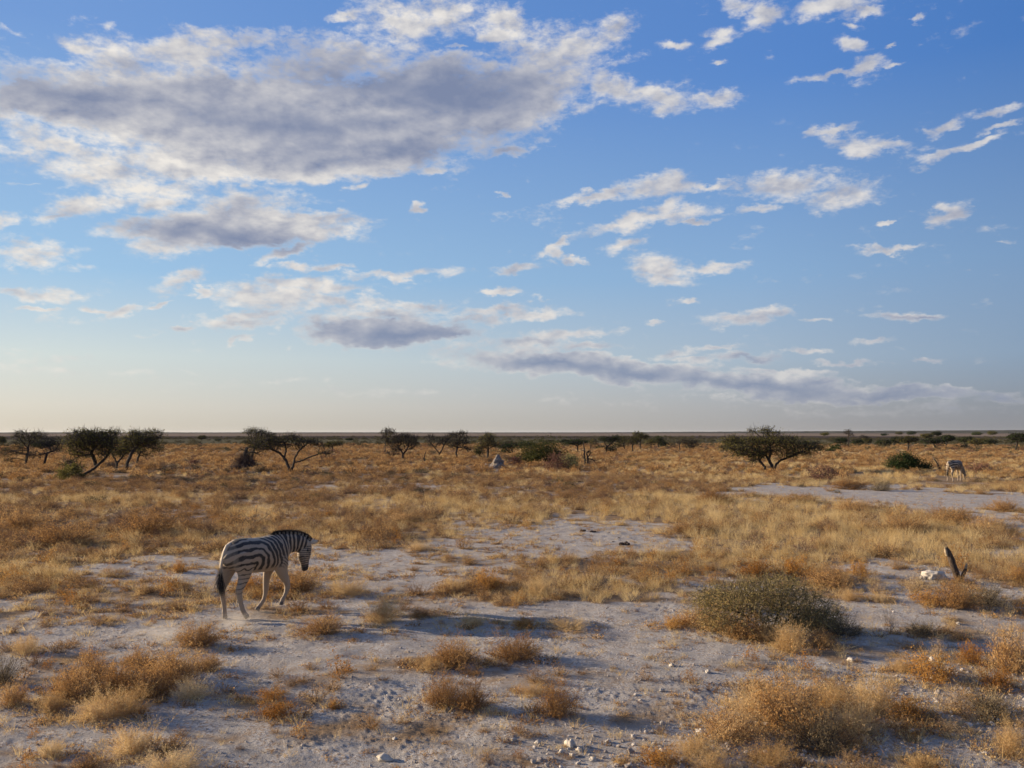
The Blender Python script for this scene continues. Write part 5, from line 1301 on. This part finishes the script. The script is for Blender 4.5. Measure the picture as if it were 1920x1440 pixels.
pose2 = dict(per=1.35, duty=.06, tone=1.1, limbs=[sleg(-.46, -.13, -.40, True), sleg(-.46, .13, -.56, True), sleg(.40, -.12, .34, False), sleg(.40, .12, .50, False)], neck=nk, head=hh_,
    spine=dict(pts=sp2, head_start=float(sum(np.linalg.norm(sp2[i + 1] - sp2[i]) for i in range(3)))), hooves=[], hoof_z=.05,
    crest=[(.36, 0, 1.22), (.52, 0, 1.12), (.66, 0, .97), (.80, 0, .78), (.90, 0, .62), (.97, 0, .52)],
    tail=dict(dock=[((-.60, 0, 1.17), .045), ((-.69, 0, 1.10), .034), ((-.73, 0, .95), .026), ((-.74, 0, .80), .022), ((-.74, 0, .68), .018)],
              hair=[((-.74, 0, .76), (0, 0, -1), .30, .10, 120, 0), ((-.74, 0, .68), (.03, 0, -1), .36, .13, 320, 1)]),
    ears=[((.95, -.06, .50), (.5, -.5, .8), .16, (0, -1, 0)), ((.95, .06, .50), (.5, .5, .8), .16, (0, 1, 0))], eyes=[(.97, -.075, .36), (.97, .075, .36)])
def sel2(v, s1): return np.clip((v[:, 0] - .44 + (v[:, 2] - 1.0) * .4) / .05, 0, 1) * np.clip((.19 - np.abs(v[:, 1])) / .02, 0, 1) * np.where((v[:, 0] < .62) & (v[:, 2] < .62), 0, 1)
pose2['neck_sel'] = sel2
YAW2 = R(31); h2 = ground_at(1778.5, 903)
f2_ = Vector((math.cos(YAW2), math.sin(YAW2), 0)); l2_ = Vector((-math.sin(YAW2), math.cos(YAW2), 0))
o2 = h2 - f2_ * (-.50) - l2_ * .10
make_zebra('grazing zebra seen from behind, far off near the right edge', (o2.x, o2.y, float(ground_z(np.array(o2.x), np.array(o2.y)))), YAW2, pose2, .014)

# ================================================================== shrubs one by one, in the open foreground
SH = {
 'rust': [dome_mesh(500 + k, 0.5, 0.46, 190, 8, 9000, 0.015, 0.0030) for k in range(5)],
 'pale': [dome_mesh(520 + k, 0.5, 0.46, 170, 8, 6500, 0.014, 0.0030, mats=[M_STRAW, M_PALE]) for k in range(3)],
 'leafy': [dome_mesh(540 + k, 0.5, 0.56, 90, 7, 3200, 0.026, 0.0035, mats=[M_TWIG, M_GOLD]) for k in range(3)],
 'spiky': [dome_mesh(560 + k, 0.34, 0.62, 50, 6, 2600, 0.014, 0.0035, lumps=5, mats=[M_TWIG, M_PALE]) for k in range(3)],
 'thin': [dome_mesh(580 + k, 0.42, 0.60, 24, 6, 160, 0.012, 0.0045, mats=[M_TWIG, M_GREY_OLIVE]) for k in range(2)],
 'dark': [dome_mesh(600 + k, 0.5, 0.42, 160, 8, 6000, 0.014, 0.0035, mats=[M_BARE, M_DULL]) for k in range(2)],
}
SHH = {'rust': .50, 'pale': .50, 'leafy': .62, 'spiky': .66, 'thin': .66, 'dark': .46}
SHR = {'rust': .52, 'pale': .52, 'leafy': .56, 'spiky': .40, 'thin': .46, 'dark': .52}
rs = random.Random(7)
cnt = {}
for (px, py, wd, ht, kind, lab) in SHRUBS:
    k = cnt.get(kind, 0); cnt[kind] = k + 1
    me = SH[kind][k % len(SH[kind])]; m = mpp_at(px, py)
    # the foot line is the near rim of the shrub: set its centre a little behind it
    g = ground_at(px, py - min(14, wd * .06))
    sx = wd * m / 2 / SHR[kind] * 1.02; sz = ht * m * 0.98 / SHH[kind] * 0.96
    o = obj('shrub', me, loc=(g.x, g.y, float(ground_z(np.array(g.x), np.array(g.y))) - .01))
    o.rotation_euler = (0, 0, rs.uniform(0, 6.28)); o.scale = (sx, sx * rs.uniform(.85, 1.0), sz)
    tag(o, lab, 'shrub', 'dry shrubs on the plain')

# ------------------------------------------------------------------ the big thorn bush
def thorn_bush():
    rng = np.random.default_rng(91); px, py = 1440, 1192; m = mpp_at(px, py); g = ground_at(px, py - 4)
    root = empty('thorn_bush', (g.x, g.y, float(ground_z(np.array(g.x), np.array(g.y))))); tag(root, 'large grey-green thorn bush with a tangle of arching twigs, right of centre', 'bush')
    pads = [(-.55, .0, .52, .50, .45, .30, 170), (.05, .0, .62, .60, .5, .34, 210), (.50, .0, .42, .45, .45, .32, 150), (-.5, -.1, .22, .5, .4, .18, 90), (.35, -.1, .2, .6, .4, .16, 100), (-.15, -.1, .78, .40, .4, .16, 90), (.25, .0, .86, .25, .3, .16, 60), (-.85, .0, .62, .25, .25, .14, 50), (.85, 0, .28, .22, .3, .2, 50)]
    tr = [[(0, 0, -.05), (-.2, .02, .15), (-.45, 0, .32)], [(0, 0, -.05), (.1, -.05, .2), (.2, 0, .4)], [(.05, 0, -.05), (.3, .05, .18), (.5, .05, .3)], [(-.05, .05, -.05), (-.08, .1, .3)]]
    pads = [(x, y, z * .84, rx * 1.08, ry, rz * .85, n) for x, y, z, rx, ry, rz, n in pads]
    nodes, parent = grow_tree(tr, pads, rng, .055, 3.0, .40, 60)
    ms = tree_meshes(nodes, parent, .022, .0035, rng, 11500, .020, twig=.20, leaf_r=.095)
    for part, mt in (('trunk', M_BARE), ('branches', bark_mat('grey twig', (.085, .062, .030), (.24, .19, .085), 20, .1)), ('crown', M_OLSTRAW)):
        if ms.get(part) is not None:
            nm = {'trunk': 'stem', 'branches': 'branches', 'crown': 'foliage'}[part]
            V, F = ms[part]; obj(nm, mesh_np(nm, V, F, mt), root)
thorn_bush()

# ------------------------------------------------------------------ weathered stump, its rock and the loose stones
def rough_tube(pts, rads, seg=16, sub=8, rough=.12, seed=0, ridges=7):
    """pts with radii, bark ridges along the stem"""
    P = np.array(pts, float); Rr = np.array(rads, float); n = (len(P) - 1) * sub + 1
    t = np.linspace(0, len(P) - 1, n); C = np.stack([np.interp(t, range(len(P)), P[:, k]) for k in range(3)], -1); rr = np.interp(t, range(len(P)), Rr)
    a = np.arange(seg) / seg * 2 * math.pi
    V = []
    for i in range(n):
        d = C[min(i + 1, n - 1)] - C[max(i - 1, 0)]; d /= np.linalg.norm(d); s_ = np.cross(d, [0, 1, 0]); s_ /= np.linalg.norm(s_); u = np.cross(s_, d)
        k = 1 + rough * np.sin(ridges * a + seed + i * .10) * .6 + rough * (fbm(a * 2 + seed, np.full(seg, i * .35), seed, 3) - .5) * 2.2
        V.append(C[i] + (np.cos(a) * rr[i] * k)[:, None] * s_ + (np.sin(a) * rr[i] * k)[:, None] * u)
    V = np.concatenate(V); i = np.arange(n - 1)[:, None]; j = np.arange(seg)[None]
    F = np.stack([i * seg + j, i * seg + (j + 1) % seg, (i + 1) * seg + (j + 1) % seg, (i + 1) * seg + j], -1).reshape(-1, 4)
    V = np.vstack([V, C[0], C[-1]]); c0, c1 = len(V) - 2, len(V) - 1; jj = np.arange(seg)
    T1 = np.stack([(jj + 1) % seg, jj, np.full(seg, c0)], -1); T2 = np.stack([(n - 1) * seg + jj, (n - 1) * seg + (jj + 1) % seg, np.full(seg, c1)], -1)
    return V, [F, np.concatenate([T1, T2])]
M_STUMP = bark_mat('charred bark', (0.020, 0.013, 0.009), (0.11, 0.075, 0.052), 25, 1.0)
M_CUT = bark_mat('bleached wood', (0.20, 0.14, 0.08), (0.44, 0.34, 0.22), 18, .4)
sp0 = ground_at(1796, 1094); ms_ = mpp_at(1796, 1094)
root = empty('tree_stump', (sp0.x, sp0.y, float(ground_z(np.array(sp0.x), np.array(sp0.y))))); tag(root, 'dark weathered tree stump of two stubs, the tall one split and leaning left', 'stump')
def sp(px, py, dy=0.0): return ((px - 1796) * ms_, dy, (1094 - py) * ms_)
V, F = rough_tube([sp(1798, 1102), sp(1795, 1086), sp(1790, 1070), sp(1785, 1052), sp(1780, 1038), sp(1777, 1029)], [.062, .060, .062, .056, .042, .010], seed=2); obj('stem', mesh_np('stem', V, F, M_STUMP, smooth=True), root)
V, F = rough_tube([sp(1798, 1100, -.02), sp(1803, 1086, -.02), sp(1808, 1074, -.03), sp(1811, 1066, -.03)], [.040, .036, .034, .020], seed=5); obj('stem', mesh_np('stem', V, F, M_STUMP, smooth=True), root)
V, F = rough_tube([sp(1777.5, 1046, .0), sp(1775, 1038, .0), sp(1773.5, 1030, .0)], [.030, .034, .008], 12, 6, seed=8); obj('split_wood', mesh_np('split_wood', V, F, M_CUT, smooth=True), root)
V, F = rough_tube([sp(1809, 1069, -.045), sp(1810.5, 1064, -.045), sp(1812, 1059, -.04)], [.026, .024, .006], 12, 6, seed=9); obj('split_wood', mesh_np('split_wood', V, F, M_CUT, smooth=True), root)
V, F = rough_tube([sp(1802, 1098, -.05), sp(1812, 1096, -.15), sp(1824, 1098, -.2)], [.025, .018, .008], 10, 5, seed=11); obj('root', mesh_np('root', V, F, M_STUMP, smooth=True), root)

def rock_mesh(seed, sx, sy, sz, sub=4, amp=.35):
    bm = bmesh.new(); bmesh.ops.create_icosphere(bm, subdivisions=sub, radius=1.0); off = Vector((seed * 5.3, seed, 0))
    for v in bm.verts:
        n = mnoise.fractal(v.co * 1.3 + off, 0.8, 2.2, 5); v.co *= 1 + amp * n
        v.co.x *= sx; v.co.y *= sy; v.co.z *= sz
    me = bpy.data.meshes.new('rock'); bm.to_mesh(me); bm.free(); me.materials.append(M_ROCK); me.polygons.foreach_set('use_smooth', np.ones(len(me.polygons), bool)); return me
m_, b_ = new_mat('white calcrete rock'); tc_ = b_.n('ShaderNodeTexCoord').outputs['Object']; n_ = b_.noise(tc_, 9.0, 6, .65)
p_ = b_.n('ShaderNodeBsdfPrincipled'); b_.link(b_.ramp(n_, [(.3, (.30, .25, .20)), (.5, (.48, .43, .36)), (.75, (.62, .57, .50))]), p_.inputs['Base Color']); p_.inputs['Roughness'].default_value = .95
q_ = b_.n('ShaderNodeBump'); q_.inputs['Strength'].default_value = .6; q_.inputs['Distance'].default_value = .03; b_.link(n_, q_.inputs['Height']); b_.link(q_.outputs[0], p_.inputs['Normal'])
M_ROCK = finish(m_, b_, p_.outputs[0])
def put_rock(px, py, wd, ht, seed, lab, group=None, name='rock', cat='rock'):
    m = mpp_at(px, py); g = ground_at(px, py - 2); w2 = wd * m / 2; h2 = ht * m / 2
    if name == 'stone': w2 *= .85; h2 *= .75
    o = obj(name, rock_mesh(seed, w2, w2 * .75, h2 * 1.05, 4 if wd > 30 else 3, .35 if wd > 30 else .6), loc=(g.x, g.y, float(ground_z(np.array(g.x), np.array(g.y))) + h2 * (.35 if name == 'stone' else .6))); o.rotation_euler = (0, 0, seed * .2)
    tag(o, lab, cat, group); return o
put_rock(1750, 1090, 44, 20, 1, 'big white rock lying left of the tree stump', None)
put_rock(1732, 1090, 14, 8, 2, 'small white stone touching the big white rock', 'loose white stones')
ST = [(1069, 1400, 26, 24, 'tallest grey-white stone in the stony patch at bottom centre'), (1052, 1412, 15, 12, 'white stone at the left foot of the tallest one'), (1086, 1408, 17, 12, 'creamy stone just right of the tallest one'),
 (1074, 1418, 15, 12, 'rounded stone right below the tallest one'), (1036, 1424, 13, 10, 'stone left of the row at the bottom centre'), (1112, 1426, 16, 12, 'flat stone right of the row at the bottom centre'), (1008, 1396, 14, 9, 'lone stone left of the stony patch'),
 (963, 1392, 14, 10, 'outlying stone farthest left of the stony patch'), (1242, 1356, 12, 9, 'pale stone above the right side of the stony patch'), (1242, 1298, 12, 9, 'bright pebble-like stone on the crust above the stony patch'), (1260, 1252, 14, 10, 'white stone on the shaded crust left of the bank'),
 (1328, 1264, 14, 11, 'white stone in the open left of the thorn bush shadow'), (1595, 1238, 20, 12, 'pale stone on the crust below the thorn bush'), (1797, 1172, 10, 8, 'small bright stone on the shaded ground below the stump shrubs'), (1314, 1374, 24, 18, 'white stone at the left end of the shrubby bank'),
 (1747, 1238, 16, 14, 'pale stone under the spire-shaped shrub'), (1690, 1276, 14, 12, 'stone among the golden leaves of the bank'), (740, 1388, 12, 9, 'small pale stone on the open crust left of centre bottom'), (1370, 1390, 12, 10, 'stone in the wide low orange shrub'), (1480, 1212, 10, 8, 'pebble in front of the thorn bush'),
 (722, 1424, 30, 22, 'pale clod with a dark underside at the bottom left of centre'), (1848, 1414, 14, 12, 'stone near the pale corner shrub'), (1660, 1416, 12, 10, 'stone below the tall pale dome shrub'), (1180, 1438, 18, 12, 'stone at the bottom edge right of the stony patch'), (1140, 1392, 13, 10, 'stone at the upper right of the stony patch')]
for i, (px, py, wd, ht, lab) in enumerate(ST): put_rock(px, py, wd, ht, 10 + i, lab, 'loose white stones', 'stone', 'stone')
# dung on the bare patch
M_DUNG = plain_mat('dung', (0.045, 0.028, 0.020), .95)
def dung(px, py, wd, ht, lab, seed):
    m = mpp_at(px, py); g = ground_at(px, py); rng = random.Random(seed); bm = bmesh.new()
    for k in range(7):
        r = wd * m * .5 * rng.uniform(.25, .42); mt = Matrix.Translation((rng.uniform(-.5, .5) * wd * m * .7, rng.uniform(-.5, .5) * wd * m * .6, r * .5)) @ Matrix.Scale(r, 4)
        ret = bmesh.ops.create_icosphere(bm, subdivisions=2, radius=1.0, matrix=mt)
        for v in ret['verts']: v.co += Vector([mnoise.noise(v.co * 30 + Vector((k, i, 3))) * r * .3 for i in range(3)])
    me = bpy.data.meshes.new('dung'); bm.to_mesh(me); bm.free(); me.materials.append(M_DUNG)
    o = obj('dung', me, loc=(g.x, g.y, float(ground_z(np.array(g.x), np.array(g.y))) - .005)); tag(o, lab, 'dung', 'dung on the bare patch')
for i, (px, py, wd, ht, lab) in enumerate([(1092, 998, 14, 8, 'dark dung heap at the top left of the bare patch'), (1113, 1000, 14, 6, 'flat dung heap second from the left on the bare patch'), (1141, 1002, 6, 5, 'single small dung clod in the middle of the bare patch'),
   (1160, 1011, 7, 6, 'round dung clod above the largest heap'), (1150, 1017, 6, 5, 'small dung clod left of the largest heap'), (1171, 1024, 22, 12, 'largest dung heap at the lower right of the bare patch'), (116, 1246, 12, 18, 'dark clod standing on the crust at the left, above the brown clump')]): dung(px, py, wd, ht, lab, i)

# ------------------------------------------------------------------ termite mound
def mound():
    px, py = 932, 878; m = mpp_at(px, py); g = ground_at(px, py); H = 27 * m; RR = 16 * m
    nr, na = 46, 64; V = []
    for i in range(nr):
        t = i / (nr - 1); z = H * t
        r = RR * (0.46 * (1 - t) ** .5 + 0.42 * (1 - t) + 0.40 * max(0, 1 - t * 2.6) ** 1.4)
        for j in range(na):
            a = 2 * math.pi * j / na
            n = mnoise.fractal(Vector((math.cos(a) * 1.7, math.sin(a) * 1.7, t * 4.5)), .8, 2.1, 5)
            rr = r * (1 + .30 * n + .14 * math.sin(3 * a + 1)) + .02
            V.append((rr * math.cos(a) + m * 1.2 * math.sin(t * 2.2), rr * math.sin(a), z - .05 + .03 * n))
    V.append((V[-1][0], 0, H)); i = np.arange(nr - 1)[:, None]; j = np.arange(na)[None]
    F = np.stack([i * na + j, i * na + (j + 1) % na, (i + 1) * na + (j + 1) % na, (i + 1) * na + j], -1).reshape(-1, 4); jj = np.arange(na)
    T_ = np.stack([(nr - 1) * na + jj, (nr - 1) * na + (jj + 1) % na, np.full(na, len(V) - 1)], -1)
    mt, b = new_mat('termite earth'); n = b.noise(b.n('ShaderNodeTexCoord').outputs['Object'], 4.0, 6, .65); d = b.n('ShaderNodeBsdfDiffuse')
    b.link(b.ramp(n, [(.3, (.15, .13, .115)), (.7, (.27, .235, .205))]), d.inputs[0]); bp = b.n('ShaderNodeBump'); bp.inputs['Distance'].default_value = .12; b.link(n, bp.inputs['Height']); b.link(bp.outputs[0], d.inputs['Normal']); finish(mt, b, d.outputs[0])
    o = obj('termite_mound', mesh_np('termite_mound', V, [F, T_], mt, smooth=True), loc=(g.x, g.y, 0)); tag(o, 'pale grey cone-shaped termite mound in the middle distance', 'termite mound')
mound()
# low earth clods beside the mound
for px, py, wd, ht, sd, lab in [(950, 872, 14, 6, 71, 'dark low earth clod just right of the termite mound'), (914, 877, 20, 6, 72, 'low spill of grey earth at the left foot of the termite mound')]:
    o = put_rock(px, py, wd, ht, sd, lab, None, 'earth_clod', 'clod'); o.data.materials[0] = M_DUNG if px > 940 else M_STONE

# ------------------------------------------------------------------ heap of dead branches with its broken trunk
def heap():
    px, py = 459, 880; m = mpp_at(px, py); g = ground_at(px, py); rng = np.random.default_rng(12)
    root = empty('dead_tree', (g.x, g.y, float(ground_z(np.array(g.x), np.array(g.y))))); tag(root, 'broken dead trunk rising out of a heap of fallen branches', 'dead tree')
    q = lambda x, y, d=0: ((x - px) * m, d, (py - y) * m)
    V, F = rough_tube([q(461, 884), q(461, 866), q(460, 850), q(462, 838)], [.26, .22, .18, .09], 12, 6, .2, 3); obj('trunk', mesh_np('trunk', V, F, M_BARK), root)
    parts = []
    for a, b, r in [((461, 846), (451, 842), .06), ((461, 850), (474, 848), .07), ((474, 848), (486, 852), .05), ((462, 842), (468, 838), .05), ((462, 856), (480, 872), .07), ((460, 858), (444, 874), .07)]:
        A = np.array([q(*a)]); B = np.array([q(*b, rng.normal() * .3)]); parts.append((*tube_mesh_arrays(A, B, np.array([r]), np.array([r * .5]), 6), 0))
    n = 1500; a = rng.random(n) * 2 * math.pi; rr = np.abs(rng.normal(size=n)) * .55
    rx = 34 * m; P = np.stack([np.cos(a) * rr * rx, np.sin(a) * rr * rx * .8, np.zeros(n)], -1); top = 26 * m * np.clip(1 - rr / 1.15, 0.05, 1) * rng.random(n) ** .7
    D = np.array([0, 0, 0]) - P; D[:, 2] = 26 * m * .55; D += rng.normal(size=(n, 3)) * .5; D /= np.linalg.norm(D, axis=1)[:, None]; P[:, 2] = top * .7
    L = .35 + .7 * rng.random(n)
    tv = tube_mesh_arrays(P, P + D * L[:, None], np.full(n, .018), np.full(n, .007), 3)
    V, F, M = join(parts); obj('branches', mesh_np('branches', V, F, M_BARK), root)
    obj('brushwood', mesh_np('brushwood', *tv, M_PURPLE_WOOD), root)
M_PURPLE_WOOD = bark_mat('brushwood', (.045, .026, .018), (.16, .095, .06), 4, .2)
heap()
# leaning dead pole by the grazing zebra
px, py = 1766, 884; m = mpp_at(px, py); g = ground_at(px, py); q = lambda x, y, d=0: ((x - px) * m, d, (py - y) * m)
root = empty('dead_pole', (g.x, g.y, float(ground_z(np.array(g.x), np.array(g.y))))); tag(root, 'thin dead pole leaning left between the dark green bush and the grazing zebra', 'dead branch')
V, F = rough_tube([q(1767, 886), q(1762, 876), q(1755, 864), q(1752, 860)], [.07, .06, .045, .04], 8, 4, .1, 4); obj('pole', mesh_np('pole', V, F, M_BARE), root)
V, F = rough_tube([q(1752.4, 860.6), q(1750, 857.5), q(1748, 855.6)], [.043, .035, .02], 8, 3, .1, 4); obj('bleached_tip', mesh_np('bleached_tip', V, F, M_CUT), root)
V, F = rough_tube([q(1764, 881), q(1759, 878), q(1758, 872), q(1761, 866)], [.045, .035, .03, .012], 8, 4, .1, 4); obj('side_branch', mesh_np('side_branch', V, F, M_BARE), root)

# ------------------------------------------------------------------ dust kicked up by the hooves
def dust(px, py, wd, ht, dens, seed, depth=.5):
    m = mpp_at(px, py); g = ground_at(px, py); bm = bmesh.new(); bmesh.ops.create_icosphere(bm, subdivisions=3, radius=1.0)
    me = bpy.data.meshes.new('dust'); bm.to_mesh(me); bm.free()
    mt = bpy.data.materials.new('dust'); mt.use_nodes = True; mt.node_tree.nodes.clear(); b = NB(mt.node_tree)
    tc = b.n('ShaderNodeTexCoord').outputs['Object']; r = b.vmath('LENGTH', tc); n = b.noise(b.vmath('ADD', tc, (seed * 3.0, 0, 0)), 1.9, 4, .6)
    d = b.math('MULTIPLY', b.mapr(b.math('ADD', b.math('SUBTRACT', 1.0, r), b.math('SUBTRACT', n, .5)), .12, .8, 0, 1), dens)
    v = b.n('ShaderNodeVolumePrincipled'); v.inputs['Color'].default_value = (.93, .85, .76, 1); b.link(d, v.inputs['Density']); v.inputs['Anisotropy'].default_value = .3
    o_ = b.n('ShaderNodeOutputMaterial'); b.link(v.outputs[0], o_.inputs['Volume']); me.materials.append(mt)
    o = obj('dust', me, loc=(g.x, g.y + depth * .6, ht * m * .42)); o.scale = (wd * m / 2, depth, ht * m / 2); o.rotation_euler = (0, R(12), 0); tag(o, kind='stuff')
dust(430, 1188, 80, 36, 1.1, 1)
dust(300, 1218, 170, 40, .8, 2, .6)
dust(480, 1168, 60, 24, .8, 3, .35)

# ------------------------------------------------------------------ the air over the plain
bm = bmesh.new(); bmesh.ops.create_cube(bm, size=1.0)
for v in bm.verts: v.co = Vector((v.co.x * 30000, v.co.y * 30000, 12 + v.co.z * 28))
me = bpy.data.meshes.new('haze'); bm.to_mesh(me); bm.free()
hm = bpy.data.materials.new('haze'); hm.use_nodes = True; hm.node_tree.nodes.clear(); b = NB(hm.node_tree)
pv = b.n('ShaderNodeVolumePrincipled'); pv.inputs['Color'].default_value = (.86, .88, .93, 1); pv.inputs['Density'].default_value = 0.000022; pv.inputs['Anisotropy'].default_value = 0.2
ho = b.n('ShaderNodeOutputMaterial'); b.link(pv.outputs[0], ho.inputs['Volume']); me.materials.append(hm)
o = obj('haze', me); tag(o, kind='stuff')
